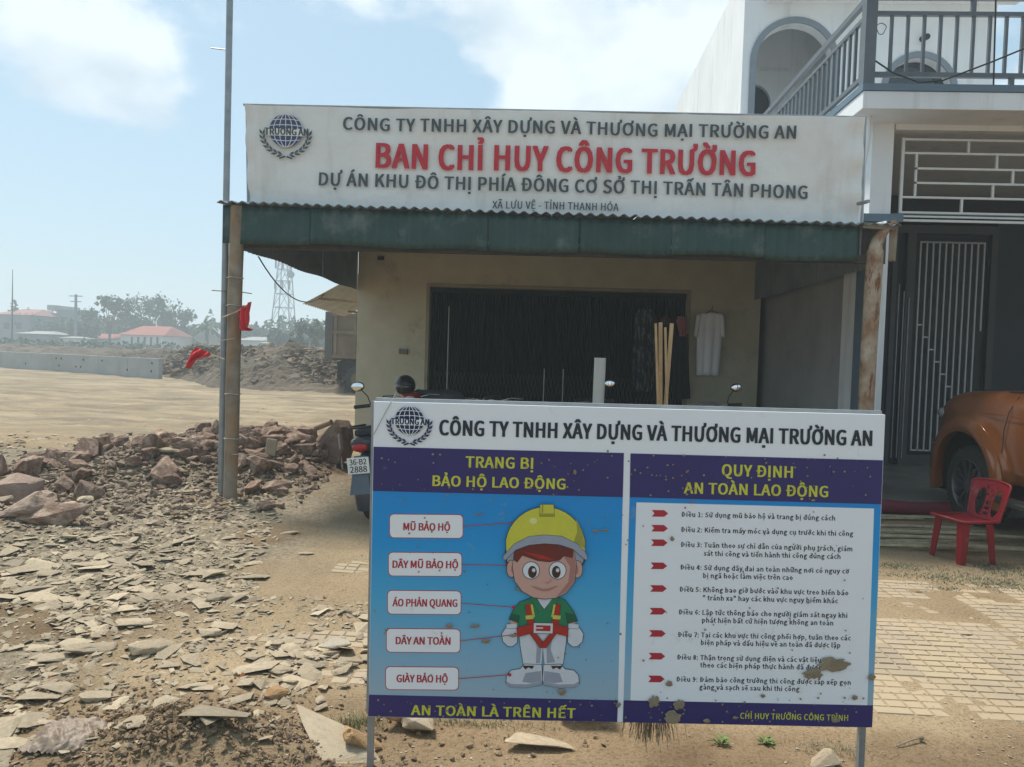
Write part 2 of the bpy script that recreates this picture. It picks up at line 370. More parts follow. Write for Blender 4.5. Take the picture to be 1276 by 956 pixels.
# ------------------------------------------------------------ pavement of moulded cement tiles
pave = MB().b2((-2.35, 3.25, -.09), (6.7, 5.38, -.035)).build('pavement', M('paving mortar', (.40, .33, .24), (.33, .27, .19), sc=5), bev=.01)
tag(pave, 'dusty pavement of grooved cement tiles half buried in sand', 'pavement', kind='structure')
tile_m = M('dusty cement tile', (.385, .305, .215), (.33, .26, .18), sc=3.5, rough=.95, bump=.25, bs=40, rv=.07, stain=((.40, .31, .20), 1.8, .42, .56))
TS = .42
def tile_mesh(v, brk=False):
    mb = MB(); rnd = random.Random(v); rows = 6; rh = TS/rows; g = .006
    mb.b2((0, 0, -.03), (TS-.007, TS-.007, -.0065))
    for r in range(rows):
        cols = [0, 1, 2, 3, 4, 5] if r in (1, 2, 4) else [0, 1, 3, 4, 5]
        if v % 2: cols = [0, 1, 2, 4, 5] if r % 2 else [0, 1, 2, 3, 4, 5]
        if r == 0 and v % 3 == 0: cols = [0, 2, 3, 5]
        for k in range(len(cols)-1):
            if brk and rnd.random() < .3: continue
            x0, x1 = cols[k]*TS/5+g/2, cols[k+1]*TS/5-g/2-.002; y0, y1 = r*rh+g/2, (r+1)*rh-g/2-.002
            dz = rnd.uniform(-.0015, .0015); b = .003
            mb.add([(x0, y0, -.007), (x1, y0, -.007), (x1, y1, -.007), (x0, y1, -.007), (x0+b, y0+b, dz), (x1-b, y0+b, dz), (x1-b, y1-b, dz), (x0+b, y1-b, dz)],
                   [(4, 5, 6, 7), (0, 1, 5, 4), (1, 2, 6, 5), (2, 3, 7, 6), (3, 0, 4, 7)])
    return mb.mesh('tile', tile_m)
tms = [tile_mesh(i) for i in range(4)]; tbr = [tile_mesh(i+4, True) for i in range(3)]
rt = random.Random(3); base = pave.location
for i in range(21):
    for j in range(5):
        x, y = -2.3+i*TS, 3.26+j*TS
        brk = x < -1.3 and rt.random() < .6
        if x < -1.25 and not (3.9 < x+6 and (y < 3.7 or y > 4.6)): continue
        k = rt.randrange(4); wob = .004 if not brk else .02
        o = piece('tile', (tbr[rt.randrange(3)] if brk else tms[k]), pave, (x-base.x+rt.uniform(-wob, wob), y-base.y+rt.uniform(-wob, wob), rt.uniform(-.004, .003)-base.z),
                  (rt.uniform(-1, 1)*wob*1.6, rt.uniform(-1, 1)*wob*1.6, rt.uniform(-1, 1)*wob*2))

# ------------------------------------------------------------ cream site office
YF, XL, XR = 11.6, -3.07, 3.22
DX0, DX1, DZ = -1.92, 2.10, 2.585
off = thing('site_office', 'low cream plastered site office behind the tin canopy', 'building', (0.13, YF, 0))
MB().b2((XL, YF, -.1), (DX0, YF+.2, 3.45)).b2((DX1, YF, -.1), (XR, YF+.2, 3.45)).b2((DX0, YF, DZ), (DX1, YF+.2, 3.45)).build('front_wall', plaster_cream, off, world=True)
for x, nm in ((XL, 'side_wall'), (XR-.2, 'side_wall')):
    MB().b2((x, YF+.203, -.1), (x+.2, 19, 3.45)).build(nm, plaster_cream, off, world=True)
MB().b2((XL+.203, 18.8, -.1), (XR-.203, 19, 3.45)).build('back_wall', plaster_cream, off, world=True)
MB().b2((XL-.15, YF-.05, 3.455), (XR+.05, 19.2, 3.56)).build('roof', plaster_grey, off, world=True)
MB().b2((XL+.203, YF+.21, -.03), (XR-.203, 18.79, .02)).build('office_floor', plaster_grey, off, world=True)
fr = MB(); 
for a, b in (((DX0-.05, YF-.02, 0), (DX0, YF+.02, DZ+.05)), ((DX1, YF-.02, 0), (DX1+.05, YF+.02, DZ+.05)), ((DX0, YF-.02, DZ), (DX1, YF+.02, DZ+.05))): fr.b2(a, b)
fr.build('door_frame', M('beige jamb', (.36, .31, .21), (.28, .24, .16), sc=4), off, world=True)
gate = MB().b2((DX0, YF+.165, .02), (DX1, YF+.175, DZ-.003)).build('folding_door', door_tin, off, world=True)
MB().b2((DX0, YF+.10, DZ-.09), (DX1, YF+.16, DZ-.003)).build('head_rail', door_tin, gate, world=True); MB().b2((DX0, YF+.10, 0.02), (DX1, YF+.16, .07)).build('sill_rail', door_tin, gate, world=True)
sl = MB(); wv = .118
for k in range(6):
    x0 = k*wv/6; x1 = (k+1)*wv/6; y0 = .02*(1 if k % 2 else -1)
    sl.add([(x0, y0, 0), (x1, -y0, 0), (x1, -y0, 1), (x0, y0, 1)], [(0, 1, 2, 3)])
slm = sl.mesh('slat', door_tin, fix=False)
n = int((DX1-DX0)/.121); gl = wm(gate).translation
for k in range(n):
    piece('slat', slm, gate, (DX0+.01+k*.1225-gl.x, YF+.14-gl.y, .07-gl.z), (0, 0, 0), (1, 1, DZ-.16))
lt = MB(); k = 0
for a in range(2*n):
    x = DX0+.02+a*.0612
    if x+.12 > DX1: break
    for (z0, z1) in ((.15, .62), (.75, 1.25)):
        lt.bar((x, YF+.09, z0), (x+.1225, YF+.09, z1), .012, .004); lt.bar((x+.1225, YF+.084, z0), (x, YF+.084, z1), .012, .004)
lt.build('lattice', lattice_m, gate, world=True)
hn = MB()
for x in (-1.62, -.08, .22): hn.bar((x, YF+.08, .1), (x, YF+.08, DZ-.3 if x < -1 else 1.35), .016)
hn.build('pull_bar', M('worn steel bar', (.35, .36, .35), rough=.4, metal=.4, bump=0), gate, world=True)
p = at(503, 438, YF); sb = MB().b2((p.x-.07, YF-.05, p.z-.04), (p.x+.07, YF-.002, p.z+.04)).build('switch_box', M('grimy box', (.22, .2, .16)), off, world=True, bev=.008)
p = at(475, 322, YF); MB().b2((p.x-.05, YF-.03, p.z-.03), (p.x+.05, YF-.002, p.z+.03)).build('wall_hook', black_plastic, off, world=True)
def corr(x0, x1, fn, pitch, amp, nl, per=6):
    """corrugated sheet: fn(x, t, bump)->point, t 0..1 along the sheet"""
    nu = max(2, round((x1-x0)/pitch*per))
    return MB().grid(lambda u, v: fn(x0+(x1-x0)*u, v, amp*sin(2*pi*(x0+(x1-x0)*u)/pitch)), nu, nl)
# awning of weathered tin on the far left wall
for i in range(3):
    y0 = 12.3+i*.82
    corr(y0, y0+.84, lambda y, t, b: Vector((XL-.002-1.15*t, y+.10*t, 2.95-.62*t*1.0-.12*sin(t*2.2)*(y-12)*.3+b)), .13, .018, 6).build('awning_sheet', old_tin, off, world=True, smooth=60, solid=.004)
MB().bar((XL-.01, 12.4, 2.35), (XL-.95, 12.55, 2.42), .04).bar((XL-.01, 14.4, 2.25), (XL-.95, 14.5, 2.32), .04).build('awning_bracket', wood_old, off, world=True)

# ------------------------------------------------------------ canopy
YC = 7.15; CX0, CX1 = -3.27, 3.22
can = thing('tin_canopy', 'green corrugated tin canopy on old posts in front of the cream office', 'canopy', (0, YC, 0))
SK = 2.86   # right end of the green skirt
ww = (CX1-CX0)/8
for i in range(8):
    a = CX0+i*ww; dz = random.uniform(-.004, .004)
    corr(a, a+ww-.004, lambda x, t, b: Vector((x, YC-.10+(YF-.06-YC+.10)*t, 2.925-.013*(x+3.2)+.44*t+b+dz)), .105, .014, 10).build('roof_sheet', tin_under, can, world=True, smooth=60, solid=.003)
sw = (SK+3.24)/7
for i in range(7):
    a = -3.24+i*sw; dz = random.uniform(-.012, .012)
    corr(a, a+sw-.003, lambda x, t, b: Vector((x, YC-.035+b+.006*sin(x*3)+.01*t*sin(x*1.7+2), (2.905-.013*(x+3.2))*(1-t)+(2.545-.006*(x+3.2)+dz+.008*sin(x*5))*t)), .105, .010, 5).build('skirt_sheet', green_tin, can, world=True, smooth=60, solid=.002)
for xx, nm in ((-3.10, 'side_skirt'), (3.12, 'side_skirt')):
    for i in range(5):
        a = YC+.02+i*.90
        corr(a, a+.898, lambda y, t, b: Vector((xx+b, y, (2.90+.09*(y-YC)/1)*(1-t)+(2.50)*t+.01*sin(y*4)*t)), .105, .010, 4).build('side_sheet', tin_under, can, world=True, smooth=60, solid=.002)
dark_wood = M('dark old timber', (.07, .06, .05), (.04, .034, .028), sc=5, rough=.9, bump=.3)
MB().b2((-3.08, YC+.02, 2.50), (3.08, YC+.09, 2.575)).build('beam', dark_wood, can, world=True)
MB().b2((-3.08, YC+2.2, 2.97), (3.08, YC+2.26, 3.04)).build('beam', dark_wood, can, world=True)
MB().b2((-3.08, YF-.09, 3.17), (3.08, YF-.01, 3.25)).build('rear_beam', dark_wood, can, world=True)
MB().bar((2.88, YC-.05, 2.84), (3.20, YC-.03, 2.83), .03, .05).bar((3.17, YC-.02, 2.52), (3.19, YC, 2.90), .05).build('corner_timber', wood_old, can, world=True)
def post(x0, x1, y, r0, r1, z1, mat, name, lab, seed):
    rg = random.Random(seed); rings = []
    for i in range(15):
        t = i/14; c = Vector((x0+(x1-x0)*t+.006*sin(t*5+seed), y, -.1+(z1+.1)*t)); r = r0+(r1-r0)*t
        rings.append([c+Vector((cos(2*pi*k/12), sin(2*pi*k/12), 0))*r*(1+.05*noise.noise(Vector((k*.9, t*5, seed)))+rg.uniform(-.012, .012)) for k in range(12)])
    o = MB().loft(rings).build(name, mat, can, world=True, smooth=50); o['label'] = lab; return o
post(-3.135, -3.10, YC, .066, .070, 2.9, wood_old, 'post', 'weathered brown and grey round timber post', 1)
post(3.005, 3.02, YC, .068, .075, 2.62, wood_peel, 'post', 'round post with peeling rusty bark', 2)
MB().loft([[Vector((3.02+.13*t*t, YC-.0, 2.6+.27*t))+Vector((cos(2*pi*k/9), sin(2*pi*k/9), 0))*(.07-.02*t)*(1+.2*noise.noise(Vector((k, t*4, 3)))) for k in range(9)] for t in (0, .25, .5, .75, 1)]).build('post_fork', wood_peel, can, world=True, smooth=50)

pole = thing('steel_pole', 'tall thin grey steel pole rising beside the left canopy post', 'pole', (at(281, 300, 7.32).x, 7.32, 0))
MB().tube([(0, 0, -.1), (0, 0, 6.5)], .032, 12).build('shaft', steel_m, pole, smooth=50)
MB().tube([at(263, 60, 7.32), at(281, 62, 7.32)], .006, 6).build('rung', steel_m, pole, world=True)
MB().tube([at(264, 362, 7.3), at(300, 364, 7.27), at(314, 366, 7.3)], .005, 6).build('tie_rod', wood_old, pole, world=True)
ty = thing('twine_bindings', 'loops of pale twine tied around the left post', 'twine', (-3.11, YC, 0))
for zz in (1.06, .62, 2.2, 1.93):
    MB().tube([(-3.115+.079*cos(a), YC+.079*sin(a), zz+.004*sin(3*a)) for a in [2*pi*k/14 for k in range(14)]], .004, 5, closed=True).build('loop', M('pale twine', (.5, .47, .4)), ty, world=True)
for a, b in (((272, 425), (292, 422)), ((289, 566), (313, 567))):
    MB().tube([at(*a, YC-.08), at(*b, YC-.08)], .004, 5).build('loose_end', _m['pale twine'], ty, world=True)

# flags
red_cloth = M('red flag cloth', (.78, .06, .07), (.66, .04, .05), sc=5, rough=.7, bump=.15, bs=14)
def flag(stick, outline, Y, lab, sway):
    t = thing('red_flag', lab, 'flag', at(*stick[0], Y)); t['group'] = 'red flags tied to the left post'
    MB().tube([at(*p, Y) for p in stick], .007, 6).build('stick', bamboo_m, t, world=True)
    (l, r) = outline; nn = len(l)
    def fn(u, v):
        k = v*(nn-1); i = min(int(k), nn-2); f = k-i
        a = Vector(l[i]).lerp(Vector(l[i+1]), f); b = Vector(r[i]).lerp(Vector(r[i+1]), f); q = a.lerp(b, u)
        p = at(q.x, q.y, Y); p.y += .05*sin(u*7+v*4+sway)*v + .03*sin(u*13+v*2); return p
    MB().grid(fn, 16, 16).build('cloth', red_cloth, t, world=True, smooth=80, fix=False)
flag([(277, 396), (296, 388), (312, 378)], ([(297, 385), (296, 395), (298, 404), (300, 410), (303, 413)], [(313, 376), (309, 390), (309, 400), (308, 408), (318, 411)]), YC-.09, 'small red flag hanging limp on the right side of the left post', 0)
flag([(280, 448), (262, 441)], ([(245, 433), (238, 438), (235, 446), (232, 456), (233, 459)], [(264, 441), (258, 445), (252, 445), (244, 449), (236, 458)]), YC-.05, 'small red flag blown out to the left of the left post', 2)
cab = MB().tube([at(322, 320, 9+3*t) if t == 0 else Vector(at(322, 320, 9)).lerp(at(405, 366, 12.6), t)+Vector((0, 0, -.75*t*(1-t)*1.7)) for t in [i/14 for i in range(15)]], .009, 6).build('cable', black_plastic)
tag(cab, 'black cable sagging from the canopy edge to the side awning', 'cable')

# ------------------------------------------------------------ banner
BY = 7.24; EMC = at(357.5, 172, BY)
def bz(x, z):
    k_ = exp(-(((x-EMC.x)/.42)**6+((z-EMC.z)/.42)**6)); return bz0(x, z)*(1-k_)
def bz0(x, z): return .012*sin(x*2.2+z*3)+.012*fbm(x*.9, z*1.1, 5)+.009*fbm(x*3+z*2, z*2.2, 8)+.006*sin(x*5.5+z*6)
BTL, BTR, BBR, BBL = (at(*p, BY) for p in ((306, 131), (1077, 147), (1071, 281), (309, 257)))
ban = thing('office_banner', 'long white cloth banner with grey and red lettering above the canopy', 'banner', (0, BY, 2.9))
def bq(u, v):
    p = BBL.lerp(BBR, u).lerp(BTL.lerp(BTR, u), v); cr_ = .010*exp(-((u-.38)/.006)**2)+.010*exp(-((u-.72)/.006)**2)+.008*exp(-((u-.17)/.005)**2)+.012*exp(-((u-.55+.12*v)/.008)**2)+.012*exp(-((u-.90-.08*v)/.006)**2)
    edge = (1-sm(0, .018, u)*(1-sm(.95, 1, u)))*.02*sin(v*17)
    p.y += bz(p.x, p.z)-cr_+edge; p.z += .010*sin(u*31)*(1-v)*(1-v); return p
MB().grid(bq, 150, 22).build('cloth', cloth_m, ban, world=True, smooth=80, fix=False)
MB().tube([BBL+Vector((0, .03, -.3)), BTL+Vector((0, .03, .02))], .014, 8).tube([BBR+Vector((.03, .03, -.3)), BTR+Vector((.02, .03, .02))], .014, 8).tube([BTL+Vector((-.03, .025, .012)), BTR+Vector((.03, .025, .012))], .013, 8).build('frame', steel_m, ban, world=True)
def bn(px, py, off=.006):
    p = at(px, py, BY); p.y += bz(p.x, p.z)-off-.020; return p
def bn_e(px, py, off): return bn(px, py, (off-.0064)*2.2+.012)
def px_text(mb, body, L_, R_, cap, plane, bold=.02, res=3, off=None, space=1.0):
    lx, ly = L_; rx, ry = R_
    sl_ = (ry-ly)/(rx-lx)
    def fn(u, v):
        x = lx+(rx-lx)*u+sl_*v*cap*1.0*0; y = ly+(ry-ly)*u-v*cap
        return plane(x-v*cap*(-.03), y) if off is None else plane(x+v*cap*.03, y, off)
    text_on(mb, body, fn, bold, res, space)
for body, l, r, cap, mt, bd in (("CÔNG TY TNHH XÂY DỰNG VÀ THƯƠNG MẠI TRƯỜNG AN", (428, 162.5), (990.5, 174), 15.5, ink_grey, .032),
        ("BAN CHỈ HUY CÔNG TRƯỜNG", (468.5, 209.5), (940.5, 219.5), 30, ink_red, .045),
        ("DỰ ÁN KHU ĐÔ THỊ PHÍA ĐÔNG CƠ SỞ THỊ TRẤN TÂN PHONG", (398.5, 232), (1006, 248), 16, ink_grey, .032),
        ("XÃ LƯU VỆ - TỈNH THANH HÓA", (613.5, 259.5), (770.5, 263.3), 9, ink_grey, .022)):
    mb = MB(); px_text(mb, body, l, r, cap, bn, bd, 3, .006, 1.04); mb.build('lettering', mt, ban, world=True, fix=False)
def emblem(cx, cy, s, plane, parent, mats, white, rot=.03):
    """globe with meridians, company name across it, laurel branches below"""
    def P(x, y, o): return plane(cx+s*(x-rot*y*0), cy+s*(y+rot*x), o)
    g = MB(); n = 40; g.add([P(cos(2*pi*k/n), -sin(2*pi*k/n), .0064) for k in range(n)], [tuple(range(n))]); gl_ = g.build('globe', mats[0], parent, world=True, fix=False)
    ln = MB()
    def curve(pts, w_):
        vs = []
        for i, (x, y) in enumerate(pts):
            a = pts[max(0, i-1)]; b = pts[min(len(pts)-1, i+1)]; dx, dy = b[0]-a[0], b[1]-a[1]; q = sqrt(dx*dx+dy*dy) or 1
            vs += [P(x-dy/q*w_, y+dx/q*w_, .0069), P(x+dy/q*w_, y-dx/q*w_, .0069)]
        ln.add(vs, [(2*i, 2*i+1, 2*i+3, 2*i+2) for i in range(len(pts)-1)])
    for a in (0, .38, .74):
        for sg in ((1,) if a == 0 else (1, -1)): curve([(sg*a*cos(t), sin(t)) for t in [-pi/2+pi*i/16 for i in range(17)]], .022)
    for yy in (-.62, -.28, .55):
        q = sqrt(1-yy*yy); curve([(-q+2*q*i/12, yy+.07*(1-((i-6)/6)**2)*(1 if yy > 0 else -1)) for i in range(13)], .022)
    ln.build('grid_lines', white, gl_, world=True, fix=False)
    bd = MB(); bd.add([P(-1.08, -.12, .0073), P(1.08, -.12, .0073), P(1.08, .32, .0073), P(-1.08, .32, .0073)], [(0, 1, 2, 3)]); bd.build('name_band', white, gl_, world=True, fix=False)
    tx = MB(); text_on(tx, 'TRƯỜNG AN', lambda u, v: P(-1.28+2.66*u, .27-.40*v, .0078), .05, 2); tx.build('lettering', mats[1], gl_, world=True, fix=False)
    lv = MB()
    for sg in (-1, 1):
        for i in range(7):
            a = R(4+i*13.); rr = 1.38; bx, by = sg*rr*cos(a)*1.02, .22+rr*sin(a)*.92
            for side in (-1, 1):
                ang = a+pi/2+side*.5-1.0*0; dx, dy = -sg*cos(a+pi/2)*-1, -sin(a+pi/2)
                # leaf points up along the branch
                tx_, ty_ = sg*sin(a)+side*sg*cos(a)*.45, -cos(a)+side*sin(a)*.45; q = sqrt(tx_**2+ty_**2); tx_, ty_ = tx_/q, ty_/q
                le = .42; wd = .075; mxp = (bx+tx_*le*.5, by+ty_*le*.5)
                lv.add([P(bx, by, .0066), P(mxp[0]-ty_*wd, mxp[1]+tx_*wd, .0066), P(bx+tx_*le, by+ty_*le, .0066), P(mxp[0]+ty_*wd, mxp[1]-tx_*wd, .0066)], [(0, 1, 2, 3)])
        lv.add([P(sg*.1, 1.52, .0066), P(sg*.42, 1.66, .0066), P(sg*.36, 1.74, .0066), P(-sg*.02, 1.6, .0066)], [(0, 1, 2, 3)])
    lv.build('laurel', mats[1], parent, world=True, fix=False)
emblem(357.5, 164, 20.5, bn_e, ban, (M('faded navy print', (.045, .07, .17), (.04, .06, .15), rough=.6, bump=0), ink_grey), cloth_m)
spg = MB().tube([at(1069, 254, 7.1), at(1082, 251, 6.95)], .018, 8).build('pipe_stub', steel_m, ban, world=True)

# ------------------------------------------------------------ safety board
BO = at(772, 700, 2.62); BN = Vector((sin(R(3.4)), -cos(R(3.4)), 0.0)).normalized(); 
def bp(px, py, off=.0):
    p = on_plane(px, py, BO, BN); return p+BN*off
board = thing('safety_board', 'large blue and white safety notice board standing on steel posts in the foreground', 'notice board', (BO.x, BO.y, 0), R(3.4))
mb = MB(); cs = [(466, 500.5), (1103, 517), (1086.5, 906.5), (459, 893)]
a = [bp(*c, 0) for c in cs]; b_ = [p-BN*.022 for p in a]
board_white = M('white printed sheet', (.88, .89, .90), (.84, .85, .87), sc=1.5, rough=.45, bump=.02, stain=((.52, .47, .38), 5, .60, .78))
mb.add(a+b_, [(0, 1, 2, 3), (7, 6, 5, 4), (0, 4, 5, 1), (1, 5, 6, 2), (2, 6, 7, 3), (3, 7, 4, 0)]); mb.build('panel', board_white, board, world=True)
fr = MB()
for i in range(4): fr.bar(b_[i]-BN*.012, b_[(i+1) % 4]-BN*.012, .024, .024)
fr.build('rear_frame', steel_m, board, world=True)
for (x, y) in ((461.5, 890), (1080, 905)):
    q = bp(x, y, -.035); tp = bp(x+(5 if x < 600 else 18), 505 if x < 600 else 522, -.035)
    MB().bar((q.x, q.y, -.15), (tp.x, tp.y, tp.z-.02), .022, .022).build('post', steel_m, board, world=True)
p1, p2 = bp(528, 493-2, -.01), bp(523, 535, .004)
MB().tube([bp(492, 490, -.03), bp(488, 500, .004), bp(466, 541, .003), bp(462, 546, -.02)], .0012, 5).build('tie_wire', M('thin wire', (.4, .38, .34), rough=.5, metal=.5, bump=0), board, world=True)
def gradient_blue():
    m = bpy.data.materials.new('blue gradient print'); m.use_nodes = True; t = m.node_tree; b = t.nodes['Principled BSDF']; b.inputs['Roughness'].default_value = .4
    co = t.nodes.new('ShaderNodeTexCoord'); se = t.nodes.new('ShaderNodeSeparateXYZ'); mr = t.nodes.new('ShaderNodeMapRange'); r = t.nodes.new('ShaderNodeValToRGB')
    t.links.new(co.outputs['Object'], se.inputs[0]); t.links.new(se.outputs['Z'], mr.inputs['Value'])
    mr.inputs['From Min'].default_value = .30; mr.inputs['From Max'].default_value = 1.02
    e = r.color_ramp.elements; e[0].position = 0; e[0].color = (.34, .47, .56, 1); e[1].position = 1; e[1].color = (.003, .26, .66, 1)
    x = e.new(.45); x.color = (.07, .41, .68, 1); x = e.new(.75); x.color = (.005, .31, .70, 1)
    n = t.nodes.new('ShaderNodeTexNoise'); n.inputs['Scale'].default_value = 9; n.inputs['Detail'].default_value = 8; n.inputs['Roughness'].default_value = .7
    t.links.new(co.outputs['Object'], n.inputs['Vector']); m2 = t.nodes.new('ShaderNodeMapRange'); m2.inputs['From Min'].default_value = .60; m2.inputs['From Max'].default_value = .80; m2.inputs['To Max'].default_value = .6
    mi = t.nodes.new('ShaderNodeMixRGB'); mi.inputs['Color2'].default_value = (.42, .37, .28, 1)
    t.links.new(n.outputs['Fac'], m2.inputs['Value']); t.links.new(m2.outputs[0], mi.inputs['Fac'])
    t.links.new(mr.outputs[0], r.inputs['Fac']); t.links.new(r.outputs['Color'], mi.inputs['Color1']); t.links.new(mi.outputs['Color'], b.inputs['Base Color']); return m
blue_g = gradient_blue()
purple = M('violet print', (.042, .032, .15), (.036, .028, .135), sc=3, rough=.4, bump=.02, stain=((.18, .16, .16), 14, .64, .76))
yellow_p = M('yellow print', (.68, .66, .05), (.60, .58, .05), rough=.45, bump=0)
def sheet(name, pts, mat, off=.0006, parent=None, solid=0):
    m_ = MB(); m_.add([bp(x, y, off) for x, y in pts], [tuple(range(len(pts)))]); return m_.build(name, mat, parent or board, world=True, fix=False)
pl = sheet('blue_field', [(464.6, 611.6), (776, 619.4), (770, 873), (459.8, 866)], blue_g)
pr_ = sheet('blue_field', [(784.6, 619.4), (1097.8, 628.2), (1087.6, 879), (777, 872.5)], blue_g)
sheet('white_field', [(793, 626), (1089, 633.7), (1080.6, 879), (785.4, 872.6)], board_white, .0011)
for q in ([(465.6, 556.7), (777.4, 564.5), (776, 619.6), (464.6, 611.8)], [(785.6, 565), (1100, 573.6), (1097.8, 628.4), (784.6, 619.6)],
          [(459.8, 865.5), (770, 872.5), (769, 899.5), (459, 892.5)], [(777, 872.5), (1087.8, 878.8), (1086.6, 906.2), (776, 899.8)]):
    sheet('violet_band', q, purple, .0014)
def btxt(body, l, r, cap, mat, bold=.03, res=3, off=.002):
    m_ = MB(); px_text(m_, body, l, r, cap, bp, bold, res, off, 1.03); m_.build('lettering', mat, board, world=True, fix=False)
ink_dark = M('charcoal print', (.028, .034, .05), rough=.45, bump=0)
btxt("CÔNG TY TNHH XÂY DỰNG VÀ THƯƠNG MẠI TRƯỜNG AN", (547, 542), (1086.5, 555.5), 18.5, ink_dark, .045)
btxt("TRANG BỊ", (580, 582.2), (664.5, 584.2), 13.5, yellow_p, .032)
btxt("BẢO HỘ LAO ĐỘNG", (538.8, 605.3), (704.5, 609.6), 12.8, yellow_p, .032)
btxt("QUY ĐỊNH", (899, 592.6), (987.7, 595.4), 14, yellow_p, .032)
btxt("AN TOÀN LAO ĐỘNG", (851.8, 614.6), (1031.6, 619.4), 13.5, yellow_p, .032)
btxt("AN TOÀN LÀ TRÊN HẾT", (512, 890.5), (717, 894.6), 12, yellow_p, .032)
btxt("CHỈ HUY TRƯỞNG CÔNG TRÌNH", (922, 895.2), (1056.4, 898.0), 7.2, yellow_p, .02)
small = [("Điều 1: Sử dụng mũ bảo hộ và trang bị đúng cách", 848.9, 643.7, 1040.3, 648.6), ("Điều 2: Kiểm tra máy móc và dụng cụ trước khi thi công", 848.4, 662.6, 1063, 668),
 ("Điều 3: Tuân theo sự chỉ dẫn của người phụ trách, giám", 848, 681.2, 1061.8, 686.9), ("sát thi công và tiến hành thi công đúng cách", 876.7, 692.4, 1047, 696.5),
 ("Điều 4: Sử dụng dây đai an toàn những nơi có nguy cơ", 847.5, 709.5, 1057.9, 714.8), ("bị ngã hoặc làm việc trên cao", 876, 720, 987.7, 722.6),
 ("Điều 5: Không bao giờ bước vào khu vực treo biển báo", 846.5, 737, 1056.9, 741.7), ("\" tránh xa\" hay các khu vực nguy hiểm khác", 875.7, 747.7, 1043.8, 751.6),
 ("Điều 6: Lập tức thông báo cho người giám sát ngay khi", 845.5, 765.3, 1055.5, 769.8), ("phát hiện bất cứ hiện tượng không an toàn", 874.7, 775.6, 1038, 779.2),
 ("Điều 7: Tại các khu vực thi công phối hợp, tuân theo các", 844.5, 793.4, 1059.8, 797.9), ("biện pháp và dấu hiệu về an toàn đã được lập", 873.3, 803.4, 1047, 807),
 ("Điều 8: Thận trọng sử dụng điện và các vật liệu", 843.5, 821.6, 1022.9, 825.3), ("theo các biện pháp thực hành đã được", 872.3, 831.4, 1023, 834.7),
 ("Điều 9: Đảm bảo công trường thi công được sắp xếp gọn", 842.6, 849, 1059.8, 853.3), ("gàng và sạch sẽ sau khi thi công", 871.3, 858.8, 996, 861.4)]
for b, x0, y0, x1, y1 in small: btxt(b, (x0, y0), (x1, y1), 5.9, ink_dark, .027, 1, .0018)
arrow_red = M('crimson print', (.50, .03, .05), (.42, .025, .04), rough=.45, bump=0)
for k, (x, y) in enumerate(((812, 639.5), (811.6, 658), (811.2, 676), (810.7, 704.8), (810.2, 733), (809.5, 761.3), (808.9, 789), (808.2, 817.3), (807.6, 845.6))):
    m_ = MB(); m_.add([bp(x+a_, y+c_, .002) for a_, c_ in ((0, -4), (15.5, -3.8), (20.5, .4), (15.5, 4.4), (0, 4.2), (3.5, .1))], [(0, 1, 2, 3, 4, 5)])
    m_.build('arrow', arrow_red, board, world=True, fix=False)
def rrect(x0, y0, x1, y1, r, dy=0):
    o_ = []
    for cx, cy, a0 in ((x1-r, y0+r, -90), (x1-r, y1-r, 0), (x0+r, y1-r, 90), (x0+r, y0+r, 180)):
        for i in range(5):
            a_ = R(a0+i*22.5); X = cx+r*cos(a_); o_.append((X, cy+r*sin(a_)+dy*(X-x0)/(x1-x0)))
    return o_
for (x0, y0, x1, y1, b, tx0, tx1, ty, ln) in ((486, 641, 576.5, 669.5, "MŨ BẢO HỘ", 502.5, 561, 660.6, ((576.5, 655.5), (645, 650.5))), (484.6, 688.5, 575, 717, "DÂY MŨ BẢO HỘ", 489, 571, 707.4, ((575, 703), (632, 704))),
        (483.4, 736, 574, 764.5, "ÁO PHẢN QUANG", 489, 570, 755.2, ((574, 751), (640, 756))), (482, 783.5, 573, 812, "DÂY AN TOÀN", 493, 561.5, 802.4, ((573, 798), (642, 790))), (481, 831, 571, 858.5, "GIÀY BẢO HỘ", 494, 558, 849.6, ((571, 845), (635, 840)))):
    tg = sheet('caption_box', rrect(x0-.9, y0-.9, x1+.9, y1+.9, 5.5, .8), arrow_red, .0015); sheet('box_fill', rrect(x0, y0, x1, y1, 5, .8), board_white, .002, tg)
    m_ = MB(); px_text(m_, b, (tx0, ty), (tx1, ty+.7), 9, bp, .038, 3, .0026); m_.build('lettering', arrow_red, tg, world=True, fix=False)
    (ax, ay), (bx, by) = ln; sheet('pointer', [(ax, ay-.45), (bx, by-.45), (bx, by+.45), (ax, ay+.45)], arrow_red, .0068, tg)
    sheet('pointer_dot', [(bx+2.2*cos(2*pi*k/12), by+2.2*sin(2*pi*k/12)) for k in range(12)], arrow_red, .0070, tg)
emblem(510.5, 524, 18.0, bp, board, (ink_navy, ink_navy), board_white)

